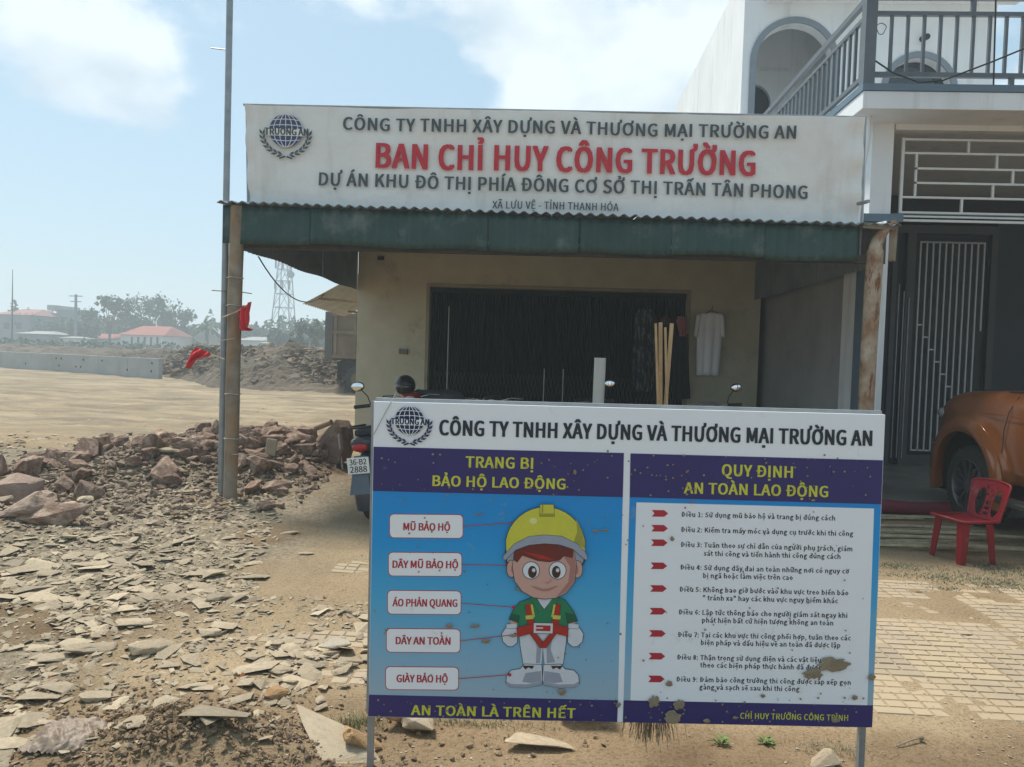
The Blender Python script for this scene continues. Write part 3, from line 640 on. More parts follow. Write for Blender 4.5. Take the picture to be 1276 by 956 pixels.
# printed generic worker
def ink(name, c): return M(name, c, tuple(x*.93 for x in c), sc=30, rough=.45, bump=0)
OUT = ink('outline ink', (.03, .04, .07)); SKIN = ink('skin ink', (.62, .36, .29)); SKD = ink('dark skin ink', (.42, .20, .17)); HAIR = ink('auburn ink', (.17, .03, .02)); YEL = ink('helmet ink', (.66, .62, .06)); YED = ink('olive ink', (.38, .36, .05))
GRN = ink('green ink', (.02, .22, .10)); GRD = ink('dark green ink', (.012, .11, .06)); RED = ink('harness ink', (.45, .03, .02)); WHT = ink('pale ink', (.66, .68, .72)); GRY = ink('grey ink', (.34, .37, .44)); STRP = ink('strap ink', (.62, .60, .10)); BRW = ink('eye ink', (.06, .03, .02))
fig = None; LAY = [.0026]
def cpt(x, y): return (610+x/3.68, 610+y/3.68)
def shp(name, pts, mat, line=0., step=True):
    """a flat printed shape, with an optional dark outline under it"""
    global fig
    if step: LAY[0] += .00013
    cx = sum(p[0] for p in pts)/len(pts); cy = sum(p[1] for p in pts)/len(pts)
    if line:
        q = []
        n = len(pts)
        for i in range(n):
            a, b = pts[i-1], pts[(i+1) % n]; dx, dy = b[0]-a[0], b[1]-a[1]; l_ = sqrt(dx*dx+dy*dy) or 1; nx_, ny_ = dy/l_, -dx/l_
            q.append((pts[i][0]+nx_*line, pts[i][1]+ny_*line))
        area = sum(pts[i-1][0]*pts[i][1]-pts[i][0]*pts[i-1][1] for i in range(n))
        if area < 0: q = [(2*pts[i][0]-q[i][0], 2*pts[i][1]-q[i][1]) for i in range(n)]
        sheet(name+'_outline', [cpt(*p) for p in q], OUT, LAY[0], fig); LAY[0] += .00013
    o = sheet(name, [cpt(*p) for p in pts], mat, LAY[0], fig); return o
def el(cx, cy, rx, ry, a0=0, a1=360, n=28, rot=0):
    pts = []
    for k in range(n+(0 if a1-a0 == 360 else 1)):
        a = R(a0+(a1-a0)*k/n); x, y = rx*cos(a), ry*sin(a); pts.append((cx+x*cos(rot)-y*sin(rot), cy+x*sin(rot)+y*cos(rot)))
    return pts
fig = sheet('printed_worker', [cpt(*p) for p in el(258, 500, 60, 40)], GRD, .0026)
shp('trousers', [(135, 650), (352, 650), (350, 700), (336, 800), (252, 800), (244, 720), (238, 800), (155, 800), (142, 720)], WHT, 3)
shp('trouser_shade', [(200, 660), (238, 712), (232, 795), (212, 795), (216, 720)], GRY); shp('trouser_shade', [(290, 660), (262, 712), (262, 795), (300, 790), (280, 730)], GRY)
for c in (80, 0):
    s_ = -1 if c else 1; f_ = (lambda x: x) if c else (lambda x: 486-x)
    shp('boot', [(f_(x), y) for x, y in ((160, 800), (238, 802), (242, 870), (238, 893), (160, 906), (95, 902), (76, 886), (80, 850), (100, 828), (140, 822))], WHT, 3)
    shp('boot_shade', [(f_(x), y) for x, y in ((165, 840), (236, 830), (238, 878), (190, 886), (150, 880))], GRY)
    shp('sole', [(f_(x), y) for x, y in ((77, 878), (100, 890), (170, 892), (240, 878), (239, 894), (160, 908), (95, 904), (76, 890))], GRY)
    shp('lace', [(f_(x), y) for x, y in ((150, 806), (205, 806), (196, 822), (178, 814), (164, 824))], BRW)
    shp('glove', [(f_(x), y) for x, y in ((80, 625), (120, 622), (128, 660), (126, 700), (104, 718), (84, 716), (62, 695), (57, 660))], WHT, 3)
    shp('glove_cuff', [(f_(x), y) for x, y in ((78, 616), (124, 614), (126, 634), (78, 636))], WHT, 2)
    shp('forearm', [(f_(x), y) for x, y in ((96, 596), (132, 600), (128, 616), (94, 614))], SKIN)
shp('shirt', [(180, 500), (235, 490), (310, 490), (345, 505), (385, 560), (403, 600), (355, 612), (345, 650), (140, 650), (135, 610), (90, 592), (110, 550), (140, 515)], GRN, 3)
shp('sleeve_fold', [(345, 560), (395, 572), (403, 600), (355, 612)], GRD); shp('sleeve_fold', [(100, 565), (140, 575), (135, 608), (90, 592)], GRD)
shp('collar', [(215, 498), (250, 545), (290, 498)], WHT, 2)
shp('collar_flap', [(185, 495), (215, 495), (246, 548), (225, 560)], GRN, 2); shp('collar_flap', [(290, 495), (320, 495), (280, 558), (256, 546)], GRN, 2)
for f_ in ((lambda x: x), (lambda x: 490-x)):
    shp('harness_strap', [(f_(165), 524), (f_(190), 522), (f_(208), 620), (f_(176), 625)], RED, 2); shp('reflective_stripe', [(f_(188), 524), (f_(197), 524), (f_(208), 580), (f_(198), 585)], STRP)
    shp('buckle', [(f_(164), 575), (f_(200), 572), (f_(202), 590), (f_(166), 593)], STRP, 2)
    shp('leg_strap', [(f_(180), 650), (f_(206), 650), (f_(250), 704), (f_(248), 722), (f_(232), 722)], RED, 2)
shp('waist_belt', [(125, 630), (200, 612), (290, 612), (358, 628), (360, 670), (290, 652), (200, 652), (128, 672)], RED, 2)
shp('belt_buckle', [(203, 608), (290, 610), (288, 656), (202, 654)], WHT, 2); shp('buckle_centre', [(213, 618), (280, 620), (278, 646), (212, 644)], RED); shp('buckle_tongue', [(213, 628), (245, 628), (245, 634), (213, 634)], WHT)
shp('helmet_back', el(255, 300, 186, 125), OUT); shp('helmet_inside', el(255, 300, 178, 115), GRY)
shp('ear', el(100, 360, 20, 38), SKIN, 3); shp('ear', el(402, 362, 22, 38), SKIN, 3); shp('ear_shade', el(108, 362, 9, 22), SKD); shp('ear_shade', el(397, 364, 9, 22), SKD)
shp('face', [(115, 270), (385, 270), (396, 340), (388, 420), (350, 470), (300, 493), (250, 497), (200, 490), (150, 462), (116, 415), (106, 350)], SKIN, 3)
shp('face_shade', [(330, 290), (385, 280), (394, 345), (386, 418), (350, 466), (305, 488), (360, 420), (368, 350)], SKD)
shp('hair', [(115, 262), (250, 240), (385, 268), (378, 310), (340, 300), (320, 320), (270, 328), (220, 322), (150, 298), (126, 330), (112, 320)], HAIR, 2)
shp('hair_streak', [(150, 280), (250, 300), (300, 322), (230, 314)], RED)
for x in (190, 311):
    shp('eye_white', el(x, 367, 37, 38), ink('eye white', (.75, .76, .78)), 3); shp('iris', el(x+(6 if x < 250 else -6), 374, 20, 28), BRW); shp('glint', el(x+12-(12 if x > 250 else 0), 366, 8, 9), WHT)
shp('nose', el(264, 410, 13, 12), SKIN); shp('nose_line', [(252, 414), (262, 422), (276, 416), (276, 402), (282, 414), (264, 428)], SKD)
shp('smile', [(188, 436)]+[(188+128*t, 436+26*sin(pi*t)) for t in (.15, .3, .45, .6, .75, .9)]+[(316, 436)]+[(188+128*t, 432+19*sin(pi*t)) for t in (.9, .75, .6, .45, .3, .15)], SKD)
shp('helmet_shell', [(78, 285)]+[(255+182*cos(R(a)), 260+182*sin(R(a))) for a in range(190, 351, 10)]+[(436, 285), (400, 245), (330, 212), (250, 206), (180, 213), (115, 245)], YEL, 3)
shp('helmet_shade', [(395, 130), (424, 190), (437, 270), (400, 244), (385, 235), (400, 190)], YED)
shp('helmet_brim', [(64, 300), (78, 285), (115, 245), (180, 212), (250, 205), (330, 211), (400, 245), (436, 283), (447, 305), (440, 320), (380, 268), (320, 248), (250, 243), (180, 250), (120, 272), (72, 320), (62, 312)], GRY, 2)
shp('helmet_vent', [(232, 66), (292, 66), (296, 118), (230, 118)], YEL, 3); shp('vent_ridge', [(238, 66), (246, 66), (246, 102), (238, 104)], YED); shp('vent_lip', [(230, 106), (296, 106), (296, 118), (230, 118)], YED)
shp('helmet_gloss', el(200, 140, 18, 14), ink('pale yellow ink', (.78, .76, .30)))
# dried mud on the board
mud = M('dried mud', (.34, .27, .18), (.24, .185, .12), sc=40, rough=.95, bump=.4)
def splat(cx, cy, rx, ry, seed, n=22):
    rg = random.Random(seed); m_ = MB()
    pts = [(cx+rx*cos(2*pi*k/n)*(1+rg.uniform(-.28, .28)), cy+ry*sin(2*pi*k/n)*(1+rg.uniform(-.28, .28))) for k in range(n)]
    m_.add([bp(x, y, .0092) for x, y in pts]+[bp(cx, cy, .013)], [(k, (k+1) % n, n) for k in range(n)]); o = m_.build('mud_splash', mud, board, world=True, fix=False, smooth=80)
for k, a in enumerate(((1038, 827, 18, 8.5), (1012, 838, 12, 7.5), (814, 873, 7, 7), (838, 893, 10, 8), (846, 877, 7, 6), (833, 851, 4, 3.5), (1085, 843, 4.5, 3.5), (592, 779, 6, 2.2), (605, 798, 6, 2.5), (560, 779, 5, 2.5), (754, 660, 4, 1.5), (742, 661, 5, 1.5), (700, 861, 5, 4), (640, 791, 5, 2), (645, 733, 4, 1.5), (716, 588, 2, 3), (1012, 623, 3, 1.5), (862, 625, 2, 1.5), (1064, 868, 4, 3), (837, 671, 2.5, 3), (597, 640, 6, 1), (915, 893, 3, 2), (950, 866, 3, 2), (880, 897, 4, 3), (770, 877, 3, 3), (1040, 904-8, 5, 3))): splat(*a, k)
rg = random.Random(5); m_ = MB()
for k in range(330):
    x, y = (rg.uniform(466, 1090), rg.uniform(560, 900)) if k % 2 else (rg.uniform(466, 1090), rg.choice([rg.uniform(566, 618), rg.uniform(868, 898)])); r_ = rg.uniform(.35, 1.5)
    if x > 1085-(y-560)*.02: continue
    n = 7; m_.add([bp(x+r_*cos(2*pi*i/n)*rg.uniform(.7, 1.4), y+r_*sin(2*pi*i/n), .0088) for i in range(n)], [tuple(range(n))])
o = m_.build('mud_specks', mud, board, world=True, fix=False); o['kind'] = 'stuff'
# ------------------------------------------------------------ neighbour's white house
YP = 8.0; NX0 = 3.30; NX1 = 9.2; YG = 11.2; PF = .10
hs = thing('white_house', 'white two storey neighbour house with grey balcony rail and porch grille', 'house', (6.2, YP, 0))
MB().b2((NX0, YP, -.1), (NX0+.22, YP+.24, 4.12)).build('pillar', plaster_white, hs, world=True)
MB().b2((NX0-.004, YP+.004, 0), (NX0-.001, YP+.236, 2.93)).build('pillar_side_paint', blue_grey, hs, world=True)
MB().b2((NX0-.10, YP-.08, 3.04), (NX0+.32, YP+.32, 3.12)).b2((NX0-.05, YP-.04, 2.97), (NX0+.27, YP+.28, 3.04)).build('pillar_capital', blue_grey, hs, world=True)
MB().b2((NX0+.003, YP+.243, -.1), (NX0+.12, YP+.60, 4.02)).build('side_wall_end', plaster_white, hs, world=True)
MB().b2((NX0+.02, YP+.603, -.1), (NX0+.12, YG+.2, 4.1)).b2((NX0+.02, YG+.203, -.1), (NX0+.14, 20, 4.1)).build('side_wall', plaster_grey, hs, world=True)
MB().b2((NX0+.243, YP+.02, 4.02-.0), (NX1, YP+.2, 4.14)).build('lintel', plaster_white, hs, world=True)
p = at(1075, 135, 7.55); SB0 = p.z; SB1 = at(1078, 108, 7.55).z
MB().b2((p.x, 7.55, SB0), (NX1+.3, 13, SB1-.04)).build('balcony_slab', plaster_white, hs, world=True, bev=.006)
MB().b2((p.x-.012, 7.538, SB1-.037), (NX1+.3, 7.75, SB1+.03)).b2((p.x-.012, 7.752, SB1-.037), (p.x+.18, 12.98, SB1+.03)).build('slab_coping', blue_grey, hs, world=True)
rl = MB(); RZ = SB1+.03; RX = p.x+.06; RYf = 7.64
root_r = rl.b2((RX-.05, RYf-.05, RZ), (RX+.06, RYf+.06, RZ+1.05)).b2((RX, RYf-.025, RZ+.86), (NX1, RYf+.025, RZ+.92)).b2((RX, RYf-.02, RZ+.70), (NX1, RYf+.02, RZ+.74)).b2((RX, RYf-.02, RZ+.10), (NX1, RYf+.02, RZ+.145)) \
 .b2((RX-.025, RYf, RZ+.86), (RX+.025, 12.9, RZ+.92)).b2((RX-.02, RYf, RZ+.70), (RX+.02, 12.9, RZ+.74)).b2((RX-.02, RYf, RZ+.10), (RX+.02, 12.9, RZ+.145)).b2((RX-.035, 12.0, RZ), (RX+.035, 12.08, RZ+.98)).build('railing', rail_m, hs, world=True)
bal = MB().b2((-.014, -.014, 0), (.014, .014, .555)).mesh('baluster', rail_m)
ro = wm(root_r).translation
for k in range(34): piece('baluster', bal, root_r, (RX+.22+k*.158-ro.x, RYf-ro.y, RZ+.145-ro.z))
for k in range(34): piece('baluster', bal, root_r, (RX-ro.x, RYf+.16+k*.152-ro.y, RZ+.145-ro.z))
for x in (1.0, 2.2, 3.4): MB().b2((RX+x-.02, RYf-.02, RZ+.74), (RX+x+.02, RYf+.02, RZ+.86)).b2((RX+x+.4-.02, RYf-.02, RZ), (RX+x+.4+.02, RYf+.02, RZ+.10)).build('rail_spacer', rail_m, root_r, world=True)
# porch grille panel
gx0 = NX0+.22; GY = YP+.08; GZ0 = 3.16; GZ1 = at(1120, 172, GY).z
gr_ = MB().b2((at(1122, 215, GY).x, GY-.012, GZ0+.0), (at(1122, 215, GY).x+.03, GY+.012, GZ1)).build('porch_grille', grille_m, hs, world=True)
def gb(x0, z0, x1, z1, nm='grille_bar'): MB().b2((x0, GY-.012, z0), (x1, GY+.012, z1)).build(nm, grille_m, gr_, world=True)
zz = [at(1150, y, GY).z for y in (173, 190, 209, 227, 245, 264)]; th = .022
X = lambda px: at(px, 210, GY).x
gb(at(1122, 215, GY).x+.03, zz[0]-th, NX1, zz[0]); gb(at(1122, 215, GY).x+.03, zz[1]-th, NX1, zz[1]); gb(X(1143), zz[2]-th, NX1, zz[2]); gb(X(1143), zz[3]-th, NX1, zz[3]); gb(at(1122, 215, GY).x+.03, zz[4]-th, NX1, zz[4]); gb(at(1122, 215, GY).x+.03, zz[5]-th, NX1, zz[5])
for px, i in ((1204, 0), (1140, 1), (1240, 1), (1261, 2), (1237, 3), (1140, 3), (1199, 4), (1290, 4), (1320, 0), (1140, 2)):
    x = X(px); gb(x, zz[i+1], x+th, zz[i]-th)
for k, (a, b) in enumerate(((3.075, 3.10), (3.12, 3.14))): gb(gx0+.1, a, NX1, b, 'track_rail')
MB().b2((gx0, GY-.02, 3.148), (NX1, GY+.04, 3.158)).build('grille_sill', rail_m, hs, world=True)
# recessed front: wall, gate, dark interior
floor_m = M('polished porch floor', (.30, .29, .265), (.16, .155, .145), sc=2.2, rough=.34, bump=.04, stain=((.42, .36, .27), 3, .50, .70))
MB().b2((NX0+.125, 7.95, -.2), (NX1+.3, 20, PF)).build('porch_floor', floor_m, hs, world=True, bev=.01)
ga, gb_, gc, gd = (at(p_, 350, YG).x for p_ in (1110, 1128, 1142, 1240))
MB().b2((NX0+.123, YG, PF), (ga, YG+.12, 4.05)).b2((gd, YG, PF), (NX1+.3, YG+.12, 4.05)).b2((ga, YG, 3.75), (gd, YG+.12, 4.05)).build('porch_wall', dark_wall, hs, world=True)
MB().b2((NX1+.05, YP, -.1), (NX1+.25, 20, 4.1)).build('far_side_wall', plaster_grey, hs, world=True)
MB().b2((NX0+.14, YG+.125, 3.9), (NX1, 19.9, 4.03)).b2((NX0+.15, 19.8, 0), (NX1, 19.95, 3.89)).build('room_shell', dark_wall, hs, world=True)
gz1 = at(1180, 292, YG).z
gt = MB().b2((ga, YG-.04, PF), (ga+.07, YG+.02, gz1)).b2((gd-.09, YG-.04, PF), (gd, YG+.02, gz1)).b2((ga, YG-.04, gz1), (gd, YG+.02, gz1+.12)).b2((gb_, YG-.035, PF), (gc-.04, YG+.02, gz1)).b2((gc-.04, YG-.035, PF), (gd-.09, YG+.02, PF+.16)).build('entrance_gate', gate_dark, hs, world=True)
MB().b2((ga+.07, YG+.03, PF), (gd-.09, YG+.04, gz1)).build('gate_glass', gate_glass_m, gt, world=True)
gB0, gB1 = PF+.22, gz1-.12
g1 = at(1221, 350, YG).x; st_ = (g1-gc)/10
bx = [gc+st_*k for k in range(11)]
def gbar(x0, z0, x1, z1): MB().b2((x0, YG-.07, z0), (x1, YG-.045, z1)).build('gate_bar', grille_m, gt, world=True)
for k, x in enumerate(bx):
    gbar(x, gB0+(.58*(gB1-gB0) if k == 10 else 0), x+.018, gB1)
gbar(bx[0]+.0185, gB1-.02, bx[10]-.0005, gB1-.002); gbar(bx[0]+.0185, gB0, bx[9], gB0+.02)
for k in range(9):
    z = gB0+(gB1-gB0)*(.60-.058*k); gbar(bx[k]+.0185, z, bx[k+1]-.001, z+.02)
for i in range(3): x = ga+.10+.075*i; MB().b2((x, YG-.05, PF+.1), (x+.012, YG-.03, gz1-.75-.1*i)).build('side_gate_bar', grille_m if i == 9 else steel_m, gt, world=True)
# upper storey
UY = 13.0; UX0 = at(925, 80, UY).x; UX1 = at(1240, 60, UY).x; UZ1 = 8.3
def arch_wall(mb, x0, x1, z0, z1, ax0, ax1, az, y0, y1, n=18):
    """wall x0..x1 with one round-headed opening ax0..ax1, springing so the crown is at az"""
    r = (ax1-ax0)/2; cx = (ax0+ax1)/2; sp = az-r
    mb.b2((x0, y0, z0), (ax0, y1, z1)).b2((ax1, y0, z0), (x1, y1, z1))
    arc = [(cx-r*cos(pi*k/n), sp+r*sin(pi*k/n)) for k in range(n+1)]
    for k in range(n):
        (a, b), (c, d) = arc[k], arc[k+1]
        mb.add([(a, y0, b), (c, y0, d), (c, y0, z1), (a, y0, z1), (a, y1, b), (c, y1, d), (c, y1, z1), (a, y1, z1)], [(0, 1, 2, 3), (7, 6, 5, 4), (4, 5, 1, 0), (3, 2, 6, 7)])
def arch_band(mb, ax0, ax1, z0, az, w, y0, y1, n=22):
    r = (ax1-ax0)/2; cx = (ax0+ax1)/2; sp = az-r
    mb.b2((ax0-w, y0, z0), (ax0, y1, sp)).b2((ax1, y0, z0), (ax1+w, y1, sp))
    for k in range(n):
        a, b = pi*k/n, pi*(k+1)/n; q = [(cx-R_*cos(t), sp+R_*sin(t)) for R_, t in ((r, a), (r, b), (r+w, b), (r+w, a))]
        mb.add([(x, y0, z) for x, z in q]+[(x, y1, z) for x, z in q], [(0, 1, 2, 3), (7, 6, 5, 4), (0, 4, 5, 1), (3, 2, 6, 7)])
A1 = (at(941, 100, UY).x, at(1036, 100, UY).x, at(985, 29, UY).z); A2 = (at(1106, 90, UY).x, at(1186, 90, UY).x, at(1146, 72, UY).z)
uw = MB(); mid = (A1[1]+A2[0])/2
arch_wall(uw, UX0, mid, SB1-.1, UZ1, *A1, UY, UY+.22); arch_wall(uw, mid+.001, UX1, SB1-.1, UZ1, *A2, UY, UY+.22)
uw.build('upper_wall', plaster_white, hs, world=True)
MB().b2((UX0, UY+.223, SB1-.1), (UX0+.2, 19.79, UZ1)).build('upper_side_wall', plaster_white, hs, world=True)
MB().b2((UX1-.2, UY+.223, SB1-.1), (UX1, 19.79, UZ1)).build('upper_side_wall', plaster_white, hs, world=True)
MB().b2((UX0, 19.8, SB1), (UX1, 20, UZ1)).b2((UX0+.2, UY+.22, UZ1-.25), (UX1-.2, 19.8, UZ1-.1)).b2((UX0+.2, UY+.22, SB1-.3), (UX1-.2, 19.8, SB1-.04)).build('upper_shell', plaster_white, hs, world=True)
MB().b2((UX0+.35, UY-.45, UZ1-.62), (UX1+.3, UY-.003, UZ1-.40)).build('eaves_slab', plaster_white, hs, world=True)
bd = MB(); arch_band(bd, *A1[:2], SB1, A1[2], .10, UY-.03, UY-.002); bd.build('arch_surround', M('mid grey paint', (.22, .25, .28), (.19, .22, .25), rough=.6, bump=.02), hs, world=True)
bd = MB(); arch_band(bd, *A2[:2], SB1, A2[2], .10, UY-.03, UY-.002); bd.build('arch_surround', _m['mid grey paint'], hs, world=True)
lg = MB(); arch_wall(lg, UX0+.2, mid, SB1, UZ1-.3, UX0+.24, A1[0]+.72, at(962, 105, UY+1.6).z, UY+1.6, UY+1.7); lg.b2((mid-.05, UY+.22, SB1), (mid, UY+1.6, UZ1-.3)).build('loggia_wall', plaster_white, hs, world=True)
MB().b2((UX0+.2, UY+1.72, SB1), (mid, UY+1.76, UZ1-.3)).build('loggia_door', dark_wall, hs, world=True)
MB().b2((A2[0]-.1, UY+.19, SB1), (A2[1]+.1, UY+.21, A2[2]+.05)).build('arch_window', glass_d, hs, world=True)
MB().b2(tuple(at(947, 88, UY+1.58)), tuple(at(983, 85, UY+1.6))).build('wall_lamp_strip', grille_m, hs, world=True)
q = at(1149, 49, UY); MB().tube([(q.x, UY, q.z), (q.x, UY-.18, q.z-.03)], .05, 10).build('spotlight', black_plastic, hs, world=True)
dp = at(1079, 142, 7.8); MB().tube([(dp.x+.02, 7.80, SB0), (dp.x+.02, 7.80, SB0-.25), (dp.x-.02, 7.78, SB0-.5), (dp.x-.02, 7.78, 3.0)], .035, 10).build('downpipe', plaster_white, hs, world=True, smooth=60)
for k, (a, b, m_, s_) in enumerate((((1091, 76, 7.5), (1290, 55, 7.0), (1160, 100, 7.3), 0), ((1241, -5, 7.4), (1238, 106, 7.4), None, 0))):
    A, B_ = at(*a), at(*b)
    pts = [A, A.lerp(B_, .12)+Vector((0, 0, -.13)), A.lerp(B_, .3)+Vector((0, 0, -.25)), A.lerp(B_, .45)+Vector((0, 0, -.25)), A.lerp(B_, .75)+Vector((0, 0, -.12)), B_] if k == 0 else [A, B_]
    tag(MB().tube(pts, .008, 6).build('cable', black_plastic), ('thin black cable drooping across the balcony rail' if k == 0 else 'thin vertical black cable hanging in front of the balcony'), 'cable')
MB().tube([Vector(at(1098, 36, 7.62))+Vector((.045*cos(a)*(1+.2*sin(3*a)), 0, .055*sin(a))) for a in [2*pi*k/16 for k in range(16)]], .004, 5, closed=True).build('wire_loop', black_plastic, hs, world=True)

# ------------------------------------------------------------ pickup truck
paint = M('copper brown car paint', (.30, .095, .022), (.28, .088, .020), sc=2, rough=.28, bump=0, metal=.25, coat=1.0, stain=((.28, .14, .06), 3, .75, 1.2))
pk = thing('pickup_truck', 'copper brown pickup truck parked under the porch with its front wheel behind a chair', 'pickup truck', (0, 0, 0))
WR = .385; XF, XB, WY = 1.60, -1.50, .80; W0 = .93
def zt(x):
    if x > 1.2: t = (x-1.2)/1.35; return 1.33-.05*t-.26*t**4
    return 1.33
def wd(x):
    if x > 1.7: return W0-.26*((x-1.7)/.88)**2.3
    if x < -2.3: return W0-.08*((-2.3-x)/.25)**2
    return W0
def zb(x): return .50+(.12*sm(2.2, 2.55, x))
def sec(x, n=34):
    w_, z1, z0 = wd(x), zt(x), zb(x); pts = []
    for i in range(8): y = (w_-.14)*i/7; pts.append((y, z1+.03-.045*(y/w_)**2+(.012*sm(.42, .5, y) if x > 1.2 else 0)))
    yb = w_-.14; zq = pts[-1][1]
    for i in range(1, 8): a = pi/2*i/7; pts.append((yb+.14*sin(a), zq-.17+.17*cos(a)))
    zs = zq-.17
    for i in range(1, n-14):
        t = i/(n-15); z = zs+(z0-zs)*t; pts.append((w_+.014*sin(pi*min(1, t*1.15))-.05*max(0, t-.85)/.15, z))
    return pts
NXs = 132; bv = []; 
for i in range(NXs+1):
    x = -2.60+5.18*i/NXs; s_ = sec(x); bv.append([(x, y, z) for y, z in s_])
nn = len(bv[0]); bm = bmesh.new(); AR = .535
vsl = []
for row in bv:
    rr = []
    for (x, y, z) in row:
        for cx in (XF, XB):
            dx, dz = x-cx, z-WR-.02; d_ = sqrt(dx*dx+dz*dz)
            if y > .6 and AR-.045 < d_ < AR+.02 and z < WR+AR+.02:
                k = AR/d_; x, z = cx+dx*k, WR+.02+dz*k
            if y > .6 and d_ < AR+.22 and d_ >= AR-.06: y += .06*(1-sm(AR+.08, AR+.20, d_))
        rr.append(bm.verts.new((x, y, z)))
    vsl.append(rr)
for i in range(NXs):
    for k in range(nn-1):
        q = (vsl[i][k], vsl[i+1][k], vsl[i+1][k+1], vsl[i][k+1]); c = sum((v.co for v in q), Vector())/4
        if c.y > .55 and any((c.x-cx)**2+(c.z-WR-.02)**2 < (AR-.004)**2 for cx in (XF, XB)): continue
        bm.faces.new(q)
for rrow, sgn in ((vsl[0], 1), (vsl[-1], -1)):
    b0 = bm.verts.new((rrow[0].co.x, 0, rrow[-1].co.z)); bm.faces.new(rrow+[b0])
bmesh.ops.mirror(bm, geom=bm.verts[:]+bm.faces[:], axis='Y', merge_dist=.0005)
bmesh.ops.recalc_face_normals(bm, faces=bm.faces); me = bpy.data.meshes.new('body'); bm.to_mesh(me); bm.free()
me.polygons.foreach_set('use_smooth', [True]*len(me.polygons)); me.set_sharp_from_angle(angle=R(38)); me.materials.append(paint)
body = bpy.data.objects.new('body', me); C.objects.link(body); body.parent = pk
md = body.modifiers.new('solid', 'SOLIDIFY'); md.thickness = .02; md.offset = -1
flare_m = paint
for cx, nm in ((XF, 'wheel_arch'), (XB, 'wheel_arch')):
    for sy in (1, -1):
        fl_ = MB(); rings = []
        for k in range(25):
            a = R(-14+208*k/24); ca, sa = cos(a), sin(a); r_ = []
            for rad, yy in ((AR-.03, .0), (AR-.025, .075), (AR+.01, .10), (AR+.07, .095), (AR+.13, .06), (AR+.10, -.02), (AR, -.03)):
                r_.append((cx+rad*ca*1.01, sy*(wd(cx+rad*ca)+yy), WR+.02+rad*sa))
            rings.append(r_)
        fl_.loft(rings).build(nm, flare_m, pk, smooth=50)
        MB().tube([(cx, sy*.42, WR+.02), (cx, sy*.90, WR+.02)], AR-.04, 20).build('arch_liner', black_plastic, pk) if False else None
        ln_ = MB(); ln_.loft([[(cx+(AR-.01)*cos(a), sy*y_, WR+.02+(AR-.01)*sin(a)) for a in [R(-15+210*k/18) for k in range(19)]] for y_ in (.45, .9)], cap=False); ln_.build('arch_liner', black_plastic, pk, fix=False)
MB().b2((-2.4, -.55, .34), (2.3, .55, .9)).build('chassis', black_plastic, pk)
MB().loft([[(x, -w_, z0), (x, w_, z0), (x, w_, z1), (x, -w_, z1)] for x, w_, z0, z1 in ((2.25, .90, .40, .70), (2.52, .80, .40, .72), (2.66, .55, .42, .70))]).build('front_bumper', paint, pk, bev=.03, smooth=40)
hl = MB(); 
for sy in (1, -1): hl.add([(2.32, sy*.835, .93), (2.50, sy*.72, .90), (2.56, sy*.60, .80), (2.50, sy*.76, .78), (2.28, sy*.885, .84)], [(0, 1, 2, 3, 4)] if sy > 0 else [(4, 3, 2, 1, 0)])
for sy in (1, -1):
    h_ = MB().ell((2.14, sy*.775, 1.06), (.27, .105, .08), 16, 10, Matrix.Identity(4)); h_.build('headlight', M('headlamp lens', (.55, .56, .56), rough=.08, bump=0, coat=1), pk, smooth=60)
MB().b2((2.52, -.45, .72), (2.60, .45, .95)).build('front_grille', black_plastic, pk, bev=.02)
# seams and trims
MB().tube([(1.0, .945, .52), (1.02, .957, .75), (1.0, .957, 1.0), (.96, .945, 1.16), (.93, .88, 1.30)], .0035, 6).build('door_seam', shadow_m, pk)
MB().tube([(1.42, .952, 1.12), (1.0, .962, 1.12), (.2, .962, 1.10)], .004, 5).build('body_crease', paint, pk)
MB().tube([(x_, (wd(x_)-.125), zt(x_)+.001) for x_ in (.95, 1.2, 1.5, 1.8, 2.05, 2.3)], .006, 6).build('bonnet_edge', shadow_m, pk)
MB().tube([(.95, .60, 1.346), (1.5, .63, 1.335), (2.0, .64, 1.315), (2.35, .56, 1.22)], .006, 6).build('bonnet_seam', shadow_m, pk)
MB().tube([(-.02, .95, .50), (-.02, .955, .8), (0, .93, 1.12)], .005, 6).build('door_seam', shadow_m, pk)
cabm = MB().loft([[(.98, -.80, 1.31), (.98, .80, 1.31), (-1.0, .80, 1.31), (-1.0, -.80, 1.31)], [(.30, -.66, 1.82), (.30, .66, 1.82), (-.78, .66, 1.84), (-.78, -.66, 1.84)], [(.15, -.58, 1.87), (.15, .58, 1.87), (-.65, .58, 1.88), (-.65, -.58, 1.88)]]).build('cab', paint, pk, bev=.04, smooth=40)
for sy in (1, -1):
    wn = MB()
    for a in (((.86, .795, 1.35), (.06, .795, 1.35), (.06, .69, 1.78), (.30, .69, 1.77)), ((-.02, .795, 1.35), (-.85, .79, 1.35), (-.72, .69, 1.78), (-.02, .69, 1.78))):
        wn.add([(x, sy*(y+.008), z) for x, y, z in a], [(0, 1, 2, 3)])
    wn.build('side_window', glass_d, pk, fix=False)
    MB().tube([(1.0, sy*.97, .36), (.9, sy*1.02, .37), (-.9, sy*1.02, .37), (-1.0, sy*.97, .36)], .045, 10).tube([(.7, sy*.6, .40), (.7, sy*1.0, .37)], .02, 6).tube([(-.7, sy*.6, .40), (-.7, sy*1.0, .37)], .02, 6).build('side_step', chrome, pk, smooth=60)
    MB().ell((.30, sy*1.03, 1.42), (.08, .11, .08)).tube([(.30, sy*.80, 1.36), (.30, sy*1.0, 1.38)], .02).build('wing_mirror', paint, pk, smooth=60)
